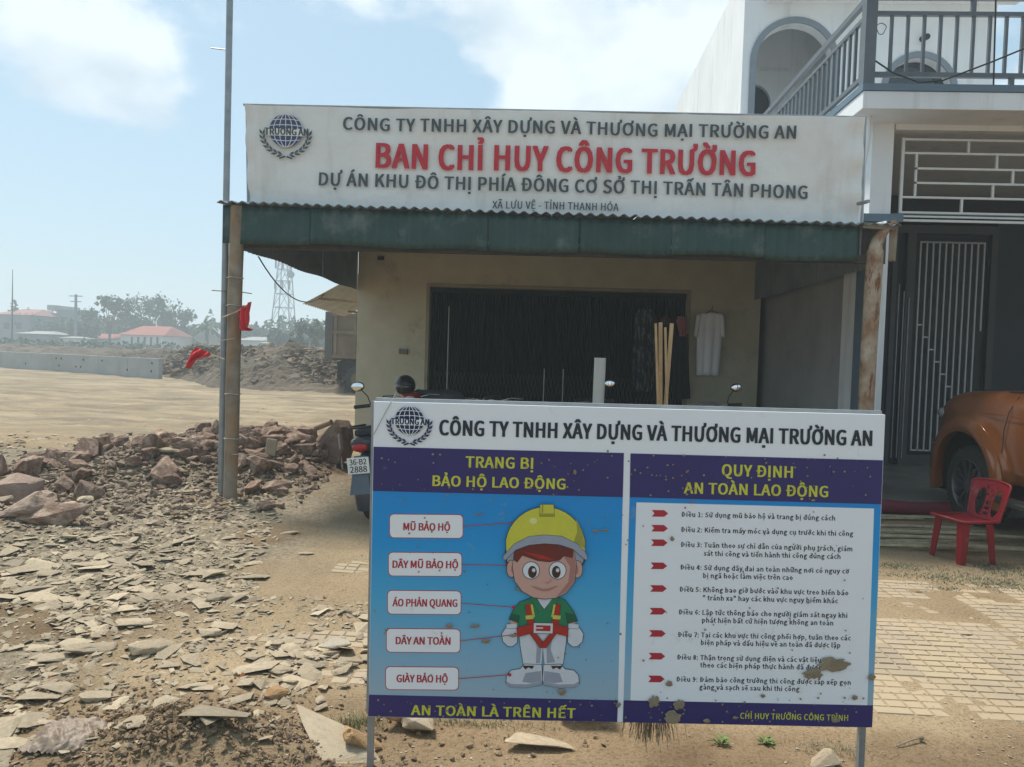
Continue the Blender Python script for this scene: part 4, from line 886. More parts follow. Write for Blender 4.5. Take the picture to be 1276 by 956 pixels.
MB().add([(.99, -.72, 1.35), (.99, .72, 1.35), (.36, .6, 1.80), (.36, -.6, 1.80)], [(0, 1, 2, 3)]).build('windscreen', glass_d, pk, fix=False)
MB().b2((-2.64, -.85, .45), (-2.56, .85, .62)).build('rear_bumper', chrome, pk, bev=.02)
for sy in (1, -1): MB().b2((-2.62, sy*.88-.05, .75), (-2.55, sy*.88+.05, 1.1)).build('tail_light', M('red lens', (.4, .01, .01), rough=.1, bump=0), pk, bev=.01)
def ring_pts(c, rad, sy=0, n=36): return [(c[0]+rad*cos(2*pi*k/n), c[1], c[2]+rad*sin(2*pi*k/n)) for k in range(n)]
def wheel(cx, sy):
    y = sy*.80; t_ = MB(); prof = ((.255, -.11), (.30, -.122), (.352, -.118), (.378, -.095), (.385, -.04), (.385, .04), (.378, .095), (.352, .118), (.30, .122), (.255, .11))
    t_.loft([[(cx+r_*cos(2*pi*k/40), y+dy, WR+r_*sin(2*pi*k/40)) for k in range(40)] for r_, dy in prof], cap=False)
    for k in range(56):
        a = 2*pi*k/56
        for j, dy in enumerate((-.08, -.027, .027, .08)):
            a2 = a+(.028 if j % 2 else 0); A = Matrix.Translation((cx+.388*cos(a2), y+dy, WR+.388*sin(a2))) @ Matrix.Rotation(-a2, 4, 'Y'); t_.box((0, 0, 0), (.012, .040, .026), A)
    w_ = t_.build('wheel', rubber, pk, smooth=40)
    rm = MB(); rm.loft([[(cx+r_*cos(2*pi*k/36), y+sy*dy, WR+r_*sin(2*pi*k/36)) for k in range(36)] for r_, dy in ((.262, .118), (.250, .122), (.238, .10), (.235, -.08))], cap=False)
    rm.tube([(cx, y-.0*sy, WR), (cx, y+sy*.105, WR)], .045, 14)
    for k in range(12):
        a = 2*pi*k/12; rm.bar((cx+.03*cos(a), y+sy*.095, WR+.03*sin(a)), (cx+.245*cos(a+.12), y+sy*.10, WR+.245*sin(a+.12)), .028, .020, up=(0, 1, 0))
    rm.build('rim', alloy, w_, smooth=40)
    MB().tube([(cx, y-sy*.02, WR), (cx, y+sy*.01, WR)], .17, 24).build('brake_disc', steel_m, w_)
for cx in (XF, XB):
    for sy in (1, -1): wheel(cx, sy)
PZ = R(91); wp = at(1204, 606, 7.48); hd_ = Vector((cos(PZ), sin(PZ), 0)); lf_ = Vector((-sin(PZ), cos(PZ), 0))
pk.location = (*(wp-hd_*XF-lf_*.92).xy, 0.0); pk.rotation_euler = (0, 0, PZ)

# ------------------------------------------------------------ red plastic chair
rp = M('red moulded plastic', (.27, .012, .020), (.22, .010, .016), sc=6, rough=.42, bump=.03, stain=((.36, .24, .18), 7, .60, .85))
ch = thing('plastic_chair', 'small red plastic chair with pierced backrest beside the pickup wheel', 'chair', (3.37, 6.08, H(3.37, 6.08)+.004), R(-168))
# local +X = front
SW, SD, SH = .165, .155, .33
def seatf(u, v): x = -SD+2*SD*u; y = (-SW+2*SW*v)*(1+.05*u); return Vector((x, y, SH+.012*((2*u-1)**2+(2*v-1)**2)-.012))
MB().grid(seatf, 10, 10).build('seat', rp, ch, smooth=60, solid=.006)
MB().tube([seatf(0, 0), seatf(1, 0), seatf(1, 1), seatf(0, 1)], .012, 6, closed=True).build('seat_rim', rp, ch, smooth=60)
for sx, sy in ((1, 1), (1, -1), (-1, 1), (-1, -1)):
    x0, y0 = sx*(SD-.02), sy*(SW-.015); x1, y1 = sx*(SD+.002), sy*(SW+.004)
    def lsec(t, w_=.066):
        cx, cy = x0+(x1-x0)*t, y0+(y1-y0)*t; z = SH-.01-(SH-.01)*t; e = w_*(1-.30*t)
        return [(cx, cy, z), (cx-sx*e, cy, z), (cx-sx*e, cy-sy*.007, z), (cx-sx*.007, cy-sy*.007, z), (cx-sx*.007, cy-sy*e, z), (cx, cy-sy*e, z)]
    MB().loft([lsec(0), lsec(.5), lsec(1)]).build('leg', rp, ch)
# backrest with holes: outline minus openings, built on a fine grid
def backf(u, v):
    wv_ = SW*(.98+.20*v); y = -wv_+2*wv_*u; z = SH+.30*v+.015*sin(pi*u)*v
    return Vector((-SD-.015-.10*v+.035*(2*u-1)**2*v, y, z))
bm = bmesh.new(); NU, NV = 44, 44; gg = [[bm.verts.new(backf(i/NU, j/NV)) for i in range(NU+1)] for j in range(NV+1)]
def hole(u, v):
    for su in (0, 1):
        uu = u if su == 0 else 1-u
        if ((uu-.27)/.125)**2+((v-.44)/.34)**2 < 1 and v < .80: return True
    if .44 < u < .56 and any(abs(v-c) < .035 for c in (.15, .28, .41)): return True
    for a, b in ((.5, .72), (.42, .62), (.58, .62), (.5, .55), (.38, .80), (.62, .80)):
        if ((u-a)/.032)**2+((v-b)/.04)**2 < 1: return True
    return False
for j in range(NV):
    for i in range(NU):
        if not hole((i+.5)/NU, (j+.5)/NV): bm.faces.new((gg[j][i], gg[j][i+1], gg[j+1][i+1], gg[j+1][i]))
me = bpy.data.meshes.new('backrest'); bm.to_mesh(me); bm.free(); me.materials.append(rp); me.polygons.foreach_set('use_smooth', [True]*len(me.polygons))
bk = bpy.data.objects.new('backrest', me); C.objects.link(bk); bk.parent = ch; md = bk.modifiers.new('s', 'SOLIDIFY'); md.thickness = .008
MB().tube([backf(0, 0), backf(0, .5), backf(0, .96), backf(.05, 1), backf(.3, 1), backf(.5, 1), backf(.7, 1), backf(.95, 1), backf(1, .96), backf(1, .5), backf(1, 0)], .009, 7).build('back_rim', rp, ch, smooth=60)

# ------------------------------------------------------------ motorcycles
bike_blue = M('dark blue bike plastic', (.035, .05, .075), (.03, .042, .065), rough=.3, bump=0, coat=.5)
bike_red = M('red bike plastic', (.35, .02, .02), (.3, .018, .018), rough=.3, bump=0, coat=.5)
bike_black = M('black bike plastic', (.02, .02, .022), rough=.3, bump=0, coat=.5)
seat_m = M('seat leatherette', (.022, .022, .024), rough=.6, bump=.1)
lens_r = M('red lens', (.4, .01, .01), rough=.12, bump=0)
white_pl = M('number plate white', (.75, .76, .75), rough=.4, bump=0); ink_black = M('plate black', (.015, .015, .015), rough=.5, bump=0)
def motorcycle(label, loc, rz, lean, pm, plate=True, mirrors=(-1, 1), group=None):
    t = thing('motorcycle', label, 'motorcycle', loc, rz, group); t.rotation_mode = 'ZYX'; t.rotation_mode = 'XYZ'
    t.rotation_euler = (0, lean, rz)     # heading local +Y
    def whl(y, r_=.285):
        o = MB().loft([[(x, y+rr*cos(2*pi*k/32), .29+rr*sin(2*pi*k/32)) for k in range(32)] for x, rr in ((-.02, .235), (-.042, .255), (-.04, .275), (-.018, .289), (.018, .289), (.04, .275), (.042, .255), (.02, .235))], cap=False).build('wheel', rubber, t, smooth=50)
        m_ = MB().tube([(0, y+.235*cos(2*pi*k/28), .29+.235*sin(2*pi*k/28)) for k in range(28)], .014, 6, closed=True).tube([(-.06, y, .29), (.06, y, .29)], .035, 10)
        for k in range(18):
            a = 2*pi*k/18; m_.tube([(.03*(-1)**k, y+.03*cos(a), .29+.03*sin(a)), (0, y+.23*cos(a+.15), .29+.23*sin(a+.15))], .0022, 4)
        m_.build('rim', chrome, o, smooth=60)
    whl(-.60); whl(.62)
    def ring(y, z, w_, h, n=14, sq=.7): return [(w_*(abs(cos(a))**sq)*(1 if cos(a) > 0 else -1), y, z+h*(abs(sin(a))**sq)*(1 if sin(a) > 0 else -1)) for a in [2*pi*k/n for k in range(n)]]
    MB().loft([ring(y, z, w_, h) for y, z, w_, h in ((-.70, .80, .05, .02), (-.66, .80, .10, .04), (-.35, .785, .125, .045), (-.05, .76, .12, .045), (.18, .72, .09, .04), (.24, .71, .04, .02))]).build('seat', seat_m, t, smooth=60)
    MB().loft([ring(y, z, w_, h) for y, z, w_, h in ((-.88, .74, .05, .03), (-.80, .72, .10, .055), (-.5, .66, .125, .09), (-.15, .60, .11, .12), (.1, .50, .08, .12), (.3, .42, .05, .06))]).build('side_cowl', pm, t, smooth=60)
    MB().loft([ring(y, z, w_, h) for y, z, w_, h in ((.22, .50, .06, .16), (.32, .62, .16, .20), (.42, .74, .17, .20), (.50, .86, .10, .10), (.54, .92, .04, .04))]).build('leg_shield', pm, t, smooth=60)
    for cy, a0, a1, rr in ((-.60, 60, 205, .34), (.62, -20, 130, .32)):
        MB().loft([[(x, cy+(rr+dz)*cos(R(a)), .29+(rr+dz)*sin(R(a))) for x, dz in ((-.07, -.03), (-.05, .0), (0, .012), (.05, 0), (.07, -.03), (.05, -.012), (0, 0), (-.05, -.012))] for a in [a0+(a1-a0)*k/12 for k in range(13)]]).build('mudguard', pm, t, smooth=60)
    MB().tube([(-.09, .62, .29), (-.09, .50, .62)], .022).tube([(.09, .62, .29), (.09, .50, .62)], .022).tube([(0, .50, .6), (0, .40, .98)], .03).build('fork', chrome, t, smooth=60)
    MB().tube([(-.33, .26, 1.0), (-.2, .34, 1.0), (0, .40, .96), (.2, .34, 1.0), (.33, .26, 1.0)], .012, 8).build('handlebar', chrome, t, smooth=60)
    for s_ in (-1, 1):
        MB().tube([(s_*.22, .33, 1.0), (s_*.36, .245, 1.0)], .019, 10).build('grip', rubber, t, smooth=60)
        MB().tube([(s_*.22, .36, 1.01), (s_*.30, .37, 1.0), (s_*.37, .33, .99)], .006, 6).build('lever', chrome, t, smooth=60)
        if s_ in mirrors:
          mr_ = MB().tube([(s_*.21, .34, 1.0), (s_*.235, .33, 1.10), (s_*.29, .31, 1.17)], .006, 6).ell((s_*.32, .30, 1.205), (.072, .022, .05), 16, 10).build('mirror', black_plastic, t, smooth=60)
          MB().ell((s_*.32, .284, 1.205), (.064, .012, .044), 16, 8).build('mirror_glass', mirror_m, mr_, smooth=60)
        MB().ell((s_*.12, .52, .93), (.04, .05, .03), 10, 8).build('indicator', M('amber lens', (.5, .18, .02), rough=.15, bump=0), t, smooth=60)
    MB().loft([ring(y, z, w_, h) for y, z, w_, h in ((.30, .98, .08, .03), (.38, .99, .12, .06), (.48, .97, .11, .075), (.55, .95, .06, .05))]).build('handlebar_cowl', pm, t, smooth=60)
    MB().ell((0, .55, .955), (.075, .03, .055), 16, 10).build('headlight', M('headlamp lens', (.5, .5, .5)), t, smooth=60)
    MB().ell((0, -.87, .69), (.07, .035, .038), 16, 10).build('tail_light', lens_r, t, smooth=60)
    MB().tube([(-.13, -.2, .84), (-.13, -.72, .86), (-.06, -.86, .86), (.06, -.86, .86), (.13, -.72, .86), (.13, -.2, .84)], .011, 8).build('grab_rail', black_plastic, t, smooth=60)
    MB().ell((0, .05, .33), (.12, .2, .13), 12, 8).b2((-.1, -.15, .22), (.1, .15, .3)).build('engine', steel_m, t, smooth=40)
    MB().tube([(.14, .1, .2), (.15, -.2, .22), (.16, -.4, .27), (.17, -.85, .36)], [.02, .03, .045, .045], 12).build('exhaust', chrome, t, smooth=60)
    MB().tube([(-.09, -.02, .2), (-.25, .0, .0)], .01, 6).build('side_stand', black_plastic, t)
    if plate:
        a_ = MB().loft([[(-.05, -.89, .62), (.05, -.89, .62), (.05, -.87, .62), (-.05, -.87, .62)], [(-.09, -.98, .30), (.09, -.98, .30), (.09, -.96, .30), (-.09, -.96, .30)]]).build('mud_flap', M('slate blue plastic', (.09, .12, .15), rough=.5, bump=0), t)
        z0, z1, yy = .475, .615, -.955
        pl_ = MB().b2((-.095, yy-.003, z0), (.095, yy, z1)).build('number_plate', white_pl, t, bev=.001)
        for txt, zz_, hh in (("36-B2", z0+.078, .048), ("2888", z0+.013, .052)):
            m_ = MB(); text_on(m_, txt, lambda u, v: Vector((-.075+.15*u, yy-.0045, zz_+hh*v)), .02, 2); m_.build('lettering', ink_black, pl_, fix=False)
    return t
b1p = gr(478, 652); b1 = motorcycle('dark blue motorcycle with white number plate half hidden by the left edge of the board', (-1.50, 7.15, 0), R(-2), R(-7), bike_blue, mirrors=(-1,))
b2 = motorcycle('motorcycle with a black helmet resting on its red cowl, second from the left', (-1.62, 9.35, 0), R(184), R(5), bike_red, plate=False, mirrors=())
b3 = motorcycle('black motorcycle whose bright mirror shows right of the grey pipe', (.50, 8.65, 0), R(-3), R(-5), bike_black, plate=False, mirrors=(1,))
b4 = motorcycle('motorcycle with a pale handlebar cowl in front of the white shirt, rightmost of the row', (2.05, 8.7, 0), R(2), R(-5), M('silver bike plastic', (.3, .31, .32), rough=.3, bump=0), plate=False, mirrors=(1,))
b5 = motorcycle('black motorcycle parked under the middle of the folding door', (-.62, 9.2, 0), R(180), R(3), bike_black, plate=False, mirrors=())
for b in (b2, b3, b4, b5): b['group'] = 'motorcycles parked in a row under the canopy'
hp = at(505, 481, 8.95)
hel = thing('helmet', 'black motorcycle helmet resting on the parked bike at the left', 'helmet', (hp.x, hp.y, hp.z-.12))
MB().ell((0, 0, .125), (.125, .14, .13), 24, 14, z0=-.82).build('shell', M('helmet gloss black', (.02, .021, .023), rough=.28, bump=0, stain=((.12, .11, .1), 5, .6, .9)), hel, smooth=60)
MB().ell((0, -.035, .11), (.118, .115, .075), 20, 10).build('visor', glass_d, hel, smooth=60)
sc_ = thing('seat_cover', 'dark crumpled rain cape thrown over the bike beside the helmet', 'cape', (-1.45, 9.1, .98))
MB().grid(lambda u, v: Vector((-.30+.75*u, -.15+.3*v, .10+.06*fbm(u*3, v*3, 3)-.25*(2*v-1)**2-.12*(2*u-1)**4)), 24, 16).build('fabric', M('dark cape fabric', (.05, .055, .06), rough=.6, bump=.3), sc_, smooth=80, solid=.006)

# ------------------------------------------------------------ leaning things by the door
pp = at(747, 508, 6.4)
MB().tube([(pp.x-.02, 6.4, 0), (at(748, 446, 6.4).x, 6.4, at(748, 446, 6.4).z)], .05, 16, cap=True)
pvc = MB(); tz = at(748, 446, 6.4).z; px_ = at(748, 446, 6.4).x
pvc.loft([[(px_+(r_)*cos(2*pi*k/20)+dx, 6.4+(r_)*sin(2*pi*k/20), z) for k in range(20)] for r_, z, dx in ((.05, -.03, -.015), (.05, tz, 0), (.044, tz, 0), (.044, tz-.6, 0))], cap=False)
tag(pvc.build('plastic_pipe', M('pale grey plastic pipe', (.42, .43, .41), (.36, .37, .35), rough=.5, bump=.03, trans=0), smooth=50), 'pale grey plastic pipe standing upright behind the board', 'pipe')
for k, (x0, y0, x1, w_, lab) in enumerate(((817, 403, 820, .022, 'thin timber batten, leftmost of the leaning bundle'), (823, 402, 823, .035, 'thick timber batten, second from the left of the leaning bundle'), (829, 408, 831, .022, 'shorter timber batten behind the others in the leaning bundle'), (837, 403, 829, .036, 'slanting timber batten, rightmost of the leaning bundle'))):
    Y = 7.0+.05*(k % 2); A = at(x0, y0, Y); B_ = at(x1, 508, Y-.02); d_ = (B_-A).normalized(); E = A+d_*(A.z/-d_.z)
    m_ = MB().bar(E, A, w_, w_*.8, up=(0, 1, 0)); tag(m_.build('timber_batten', wood_new, bev=.002), lab, 'batten', 'timber battens leaning behind the board')

# clothes
def garment(name, lab, cat, rows, Y, mat, fold=.02, seed=0, hanger=True, kind=None):
    """rows: (pixel y, left x, right x)"""
    yy = rows; t = thing(name, lab, cat, at((rows[0][1]+rows[0][2])/2, rows[0][0], Y)); nn_ = len(rows)
    def fn(u, v, s_=0):
        k = v*(nn_-1); i = min(int(k), nn_-2); f = k-i
        y = rows[i][0]*(1-f)+rows[i+1][0]*f; l = rows[i][1]*(1-f)+rows[i+1][1]*f; r = rows[i][2]*(1-f)+rows[i+1][2]*f
        p = at(l+(r-l)*u, y+ (0 if v > .02 else 3*math.sin(pi*u)), Y); p.y += fold*sin(u*17+seed+v*1.5)*v+.7*fold*fbm(u*3, v*3, seed)+(.03*(2*u-1)**2)+s_; return p
    MB().grid(fn, 28, 30).build('cloth', mat, t, world=True, smooth=80, solid=.012, fix=False)
    if hanger:
        (y, l, r) = rows[0]; c = (l+r)/2
        MB().tube([at(l+2, y+1, Y), at(c, y-3, Y), at(r-2, y+1, Y)], .005, 6).tube([at(c, y-3, Y), at(c+1, y-9, Y+.06)], .004, 6).build('hanger', black_plastic, t, world=True)
    return t
tsw = M('white cotton', (.92, .91, .95), (.88, .87, .92), sc=2, rough=.85, bump=.2, bs=7, dist=.03)
ts = garment('white_shirt', 'white t-shirt hanging on the cream wall right of the door', 'shirt', [(390, 876, 898), (392, 870, 901), (400, 869, 901), (430, 869, 899), (468, 868.5, 896)], 11.42, tsw, .018, 1)
for a, b in ((((869, 391), (872, 396)), ((865.5, 419), (870.5, 421))), (((898, 391), (901.5, 395)), ((899.5, 419), (903.5, 421)))):
    MB().grid(lambda u, v: at(a[0][0]+(a[1][0]-a[0][0])*u+((b[0][0]-a[0][0]))*v, a[0][1]+(b[0][1]-a[0][1])*v+1.5*u, 11.42-.03*sin(u*3)), 5, 8).build('sleeve', tsw, ts, world=True, smooth=80, solid=.03, fix=False)
plaid = M('dark plaid cloth', (.03, .035, .04), (.02, .022, .026), sc=3, rough=.9, bump=.2, stain=((.16, .17, .17), 9, .50, .62, (2.5, 1, .5)))
garment('plaid_shirt', 'dark plaid shirt hanging in front of the folding door', 'shirt', [(385, 797, 812), (392, 792, 817), (430, 790, 817), (470, 788, 816), (488, 792, 812)], 11.3, plaid, .035, 3)
garment('pink_shirt', 'faded pink garment hanging by the right jamb of the door', 'garment', [(394, 845, 855), (400, 843, 857), (412, 846, 857), (419, 848, 856)], 11.28, M('faded pink cloth', (.36, .13, .13), (.30, .10, .10), rough=.9, bump=.2), .015, 5)
garment('black_trousers', 'long black trousers hanging below the pink garment', 'trousers', [(416, 840, 858), (430, 839, 858), (470, 838, 859), (497, 838, 861)], 11.34, M('black cloth', (.018, .019, .024), rough=.95, bump=.2), .03, 8)
garment('brown_cloth', 'small dull brown cloth hanging behind the timber battens', 'cloth', [(394, 826, 833), (398, 824, 836), (404, 827, 835)], 11.32, M('brown cloth', (.10, .05, .045), rough=.95, bump=.2), .012, 9)

# ------------------------------------------------------------ sticks and tarp by the porch step
rg = random.Random(11)
for k in range(24):
    y0 = rg.uniform(6.3, 7.55); x0 = rg.uniform(2.6, 3.1)+(y0-6.3)*.25; L_ = rg.uniform(.7, 1.35); a = rg.uniform(-.16, .16)
    A = Vector((x0, y0, H(x0, y0)+.02+.012*(k % 3))); B_ = A+Vector((L_*cos(a), L_*sin(a), rg.uniform(-.005, .02)))
    tag(MB().bar(A, A.lerp(B_, .5)+Vector((0, 0, .006)), .027, .014).bar(A.lerp(B_, .5)+Vector((0, 0, .006)), B_, .027, .014).build('bamboo_stick', bamboo_m), 'split bamboo stick lying in the heap in front of the porch', 'stick', 'split bamboo sticks heaped before the porch')
tr = MB().loft([[(x, 7.80+.06*cos(a)*(1+.1*sin(x*7))+.02*sin(x*2), .075+.07*sin(a)*(1+.1*sin(x*9+a))) for a in [2*pi*k/12 for k in range(12)]] for x in [3.3+i*.1 for i in range(13)]])
tag(tr.build('rolled_tarp', M('dull red tarp', (.20, .03, .045), (.15, .02, .032), sc=5, rough=.7, bump=.3), smooth=60), 'rolled dull red tarp lying along the porch step', 'tarp')
# ------------------------------------------------------------ rocks
rk_brown = M('reddish brown rock', (.27, .165, .115), (.135, .085, .062), sc=4, rough=.92, bump=.6, bs=14, rv=.22, dist=.02, stain=((.40, .31, .225), 2.2, .48, .66))
rk_tan = M('tan shale', (.45, .36, .245), (.32, .25, .165), sc=6, rough=.92, bump=.45, bs=26, rv=.2, stain=((.27, .25, .21), 3, .55, .75))
rk_grey = M('grey shale', (.41, .33, .225), (.29, .23, .155), sc=6, rough=.92, bump=.4, bs=26, rv=.22, island=.28)
rk_orange = M('ochre stone', (.46, .29, .14), (.33, .19, .09), sc=6, rough=.92, bump=.6, bs=20, rv=.1)
conc = M('broken concrete', (.44, .36, .25), (.34, .27, .185), sc=6, rough=.92, bump=.5, bs=30, stain=((.36, .27, .17), 3, .5, .7))
def rock_mesh(seed, npt=16, flat=1., detail=True, mat=rk_brown):
    rg = random.Random(seed); bm = bmesh.new()
    for k in range(npt):
        while 1:
            p = Vector((rg.uniform(-1, 1), rg.uniform(-1, 1), rg.uniform(-1, 1)))
            if .72 < p.length < 1.12: break
        bm.verts.new((p.x, p.y*.8, p.z*.72*flat))
    r = bmesh.ops.convex_hull(bm, input=bm.verts[:]); bmesh.ops.delete(bm, geom=[v for v in bm.verts if not v.link_faces], context='VERTS')
    if detail:
        bmesh.ops.bevel(bm, geom=bm.edges[:], offset=.035, segments=1, affect='EDGES', profile=.6)
        bmesh.ops.triangulate(bm, faces=bm.faces[:]); bmesh.ops.subdivide_edges(bm, edges=[e for e in bm.edges if e.calc_length() > .22], cuts=2, use_grid_fill=True)
        for v in bm.verts: v.co += v.co.normalized()*(.07*fbm(v.co.x*2.2+seed, v.co.y*2.2, v.co.z*2.2)+.05*fbm(v.co.x*6+seed, v.co.y*6, v.co.z*6))
    bmesh.ops.recalc_face_normals(bm, faces=bm.faces)
    zmin = min(v.co.z for v in bm.verts)
    me = bpy.data.meshes.new('rock'); bm.to_mesh(me); bm.free(); me.materials.append(mat); 
    if detail: me.polygons.foreach_set('use_smooth', [True]*len(me.polygons)); me.set_sharp_from_angle(angle=R(17))
    return me
rk_pale = M('pale pinkish boulder', (.42, .30, .225), (.29, .205, .155), sc=3, rough=.92, bump=.6, bs=12, rv=.1, dist=.02)
big = [rock_mesh(s, 15) for s in range(8)]; bigp = [rock_mesh(s, 15, mat=rk_pale) for s in (0, 1)]; bigt = [rock_mesh(s+20, 14, .55, mat=rk_tan) for s in range(5)]
shardm = [rock_mesh(s+50, 9, .22, False, rk_grey) for s in range(7)]; shardt = [rock_mesh(s+70, 9, .22, False, rk_tan) for s in range(5)]
def place(name, me, x, y, s, label, cat, group=None, rz=0, tilt=0, sink=.25, sc3=None, z=None):
    o = bpy.data.objects.new(name, me); C.objects.link(o); sx, sy, sz = sc3 or (s, s, s)
    o.scale = (sx, sy, sz); o.rotation_euler = (tilt, tilt*.6, rz); zz_ = H(x, y) if z is None else z
    o.location = (x, y, zz_+sz*(.62-sink) if name != 'shard' else zz_+sz*.12); return tag(o, label, cat, group)
def G(px, py, z=.03): p = gr(px, py, z); return p.x, p.y
# the singular ones
for px, py, s3, lab, me, rz, tl in (
    (20, 652, (.36, .26, .25), 'big pale reddish boulder at the left, nearest of its cluster', bigp[0], .3, .1),
    (28, 632, (.34, .26, .27), 'broad brown boulder directly behind the pale reddish one at the left', bigp[1], 1.2, .0),
    (70, 655, (.30, .20, .16), 'angular dark brown boulder right of the pale reddish one', big[2], .5, .1),
    (38, 606, (.22, .2, .19), 'rounded brown boulder rising at the back of the left cluster', big[3], 2, 0),
    (135, 550, (.17, .15, .15), 'lone dark brown boulder standing out on the edge of the sandy flat', big[4], .2, 0),
    (53, 583, (.12, .10, .11), 'squarish brown stone left of the lone boulder', big[5], 0, 0),
    (252, 567, (.24, .2, .17), 'rounded grey brown boulder just left of the left post', big[3], .8, 0),
    (222, 553, (.16, .13, .13), 'brown boulder on the crest left of the left post', big[6], .3, 0),
    (303, 590, (.15, .15, .19), 'reddish boulder directly right of the left post', big[5], 1.9, 0),
    (347, 612, (.2, .14, .12), 'dark reddish stone at the foot of the heap facing the board', big[2], .1, 0),
    (332, 633, (.11, .09, .08), 'small rounded reddish stone on the sand right of the post', big[7], .4, 0),
    (352, 616, (.09, .08, .08), 'purplish stone leaning on the foot of the rock heap', big[1], .4, 0),
    (400, 585, (.13, .1, .09), 'brown stone at the lower right foot of the rock heap', big[3], .4, 0)):
    x, y = G(px, py); place('boulder', me, x, y, 0, lab, 'boulder', None, rz, tl, .12, s3)
x, y = G(408, 584); sl_ = MB().prism([(-.24, -.06), (.20, -.06), (.24, .14), (.17, .40), (.09, .50), (-.04, .34), (-.16, .16)], lambda a, b, t: Vector((a*(1-.25*t)+.06*t, t*.9-.1+.25*b, b*(1-.2*t))), 0, .42)
sl_ = sl_.build('rock_slab', rk_brown, bev=.02); sl_.location = (x, y+.2, H(x, y+.1)-.03); sl_.rotation_euler = (0, 0, -.15); tag(sl_, 'tall reddish rock slab leaning at the right end of the rock heap', 'rock slab')
x, y = G(334, 594); cbk = MB().box((0, 0, .14), (.12, .1, .30), rz=.2).build('concrete_block', conc, bev=.012); cbk.location = (x, y, H(x, y)-.03); cbk.rotation_euler = (-.18, .10, .1); tag(cbk, 'squared pale stone block standing upright in the rock heap', 'block')
x, y = G(427, 585); tag(MB().bar((x, y, 0), (x-.06, y-.02, .47), .022).build('white_stake', M('whitish stake', (.5, .47, .42), rough=.8, bump=.2)), 'thin whitish stake standing at the right end of the rock heap', 'stake')
A = at(393, 534, 9.2); B_ = at(413, 526, 9.1); tag(MB().tube([A, B_], .035, 8).build('log', wood_old, smooth=60), 'short weathered log stuck in the top of the rock heap', 'log')
rg = random.Random(21)
for k in range(250):
    t = rg.random()
    if k < 175: x, y = -3.5+rg.gauss(0, .66), 8.95+rg.gauss(0, .6)
    else: x, y = -4.9+rg.gauss(0, .7), 7.9+rg.gauss(0, .5)
    if x > -2.62-.12*(y-8): continue
    s = rg.choice((.06, .08, .10, .12, .15, .19))*rg.uniform(.85, 1.15); me = big[rg.randrange(8)]
    place('rock', me, x, y, s, 'reddish brown rock in the heap behind the left post' if k < 175 else 'brown rock in the loose bank left of the left post', 'rock',
          'rocks of the heap behind the left post' if k < 175 else 'rocks of the bank left of the left post', rg.uniform(0, 6.3), rg.uniform(-.4, .4), .22, (s*rg.uniform(.8, 1.3), s, s*rg.uniform(.7, 1.1)))
for k in range(42):
    x, y = -5.6+rg.gauss(0, .8), 6.2+rg.gauss(0, .7); s = rg.uniform(.05, .13)
    place('rock', bigt[rg.randrange(5)] if k % 3 else big[rg.randrange(8)], x, y, s, 'dusty stone in the rubble near the left boulders', 'rock', 'dusty stones around the left boulders', rg.uniform(0, 6), 0, .2)
# flat tan stones lying in the foreground
for px, py, s3, lab, me, rz, tl in (
    (112, 812, (.125, .09, .075), 'flat tan stone with a sharp top, left of a pair in the left foreground', bigt[0], .3, .15),
    (185, 810, (.14, .085, .085), 'flat grey tan stone, right of a pair in the left foreground', bigt[1], .9, .2),
    (168, 778, (.11, .07, .035), 'thin tan slab lying behind the pair of foreground stones', bigt[2], .2, .05),
    (118, 866, (.085, .06, .045), 'pale angular stone below the foreground pair', bigt[3], 0, .1),
    (165, 920, (.07, .07, .035), 'square pale stone embedded in the dark soil near the plastic bag', bigt[4], .5, 0),
    (262, 790, (.065, .05, .055), 'ochre stone at the edge of the shale rubble', bigt[2], .5, .2),
    (205, 598, (.28, .16, .09), 'wide flat tan rock behind the shale rubble, left of the left post', bigt[1], .1, .0),
    (230, 617, (.16, .10, .07), 'pale tan rock in front of the left post', bigt[0], .6, 0),
    (361, 660, (.09, .06, .03), 'flat grey stone lying at the edge of the sandy strip', bigt[3], .6, 0),
    (315, 702, (.08, .05, .03), 'small grey slab resting right of the post', bigt[4], .6, 0),
    (152, 700, (.11, .06, .03), 'grey flat flake in the middle of the left rubble', bigt[4], .2, 0),
    (380, 690, (.07, .05, .025), 'small tan flake near the paving edge', bigt[1], .2, 0)):
    x, y = G(px, py); place('stone', me, x, y, 0, lab, 'stone', None, rz, tl, .3, s3)
# near broken pieces beside the board
def slab(px, py, sx, sy, sz, rz, rx, ry, lab, seed, mat=conc, z=.02, name='concrete_slab', cat='concrete slab'):
    rg2 = random.Random(seed); me = rock_mesh(seed+400, 11, .75, mat=mat); o = bpy.data.objects.new(name, me); C.objects.link(o); x, y = G(px, py, z)
    o.scale = (sx*1.1, sy*1.35, sz*1.1); z += sz*.35
    o.location = (x, y, z); o.rotation_euler = (rx, ry, rz); return tag(o, lab, cat)
slab(408, 925, .26, .11, .045, -.65, .18, .16, 'long grey concrete slab tilted on the soil left of the board post', 1, z=.02)
x, y = G(449, 925); place('stone', rock_mesh(31, 14, .9, mat=rk_orange), x, y, 0, 'ochre brown boulder touching the left board post', 'stone', None, .2, .1, .1, (.10, .085, .085))
x, y = G(484, 912); place('stone', rock_mesh(33, 14, .9, mat=rk_orange), x, y+.15, 0, 'brown boulder half hidden below the lower left corner of the board', 'stone', None, 1.2, .1, .1, (.10, .09, .12))
slab(520, 908, .09, .06, .06, .2, .1, .15, 'grey broken concrete piece under the left end of the board', 2)
slab(668, 930, .155, .062, .028, -.12, .05, .07, 'flat tan slab lying on the soil under the middle of the board', 3, mat=rk_tan)
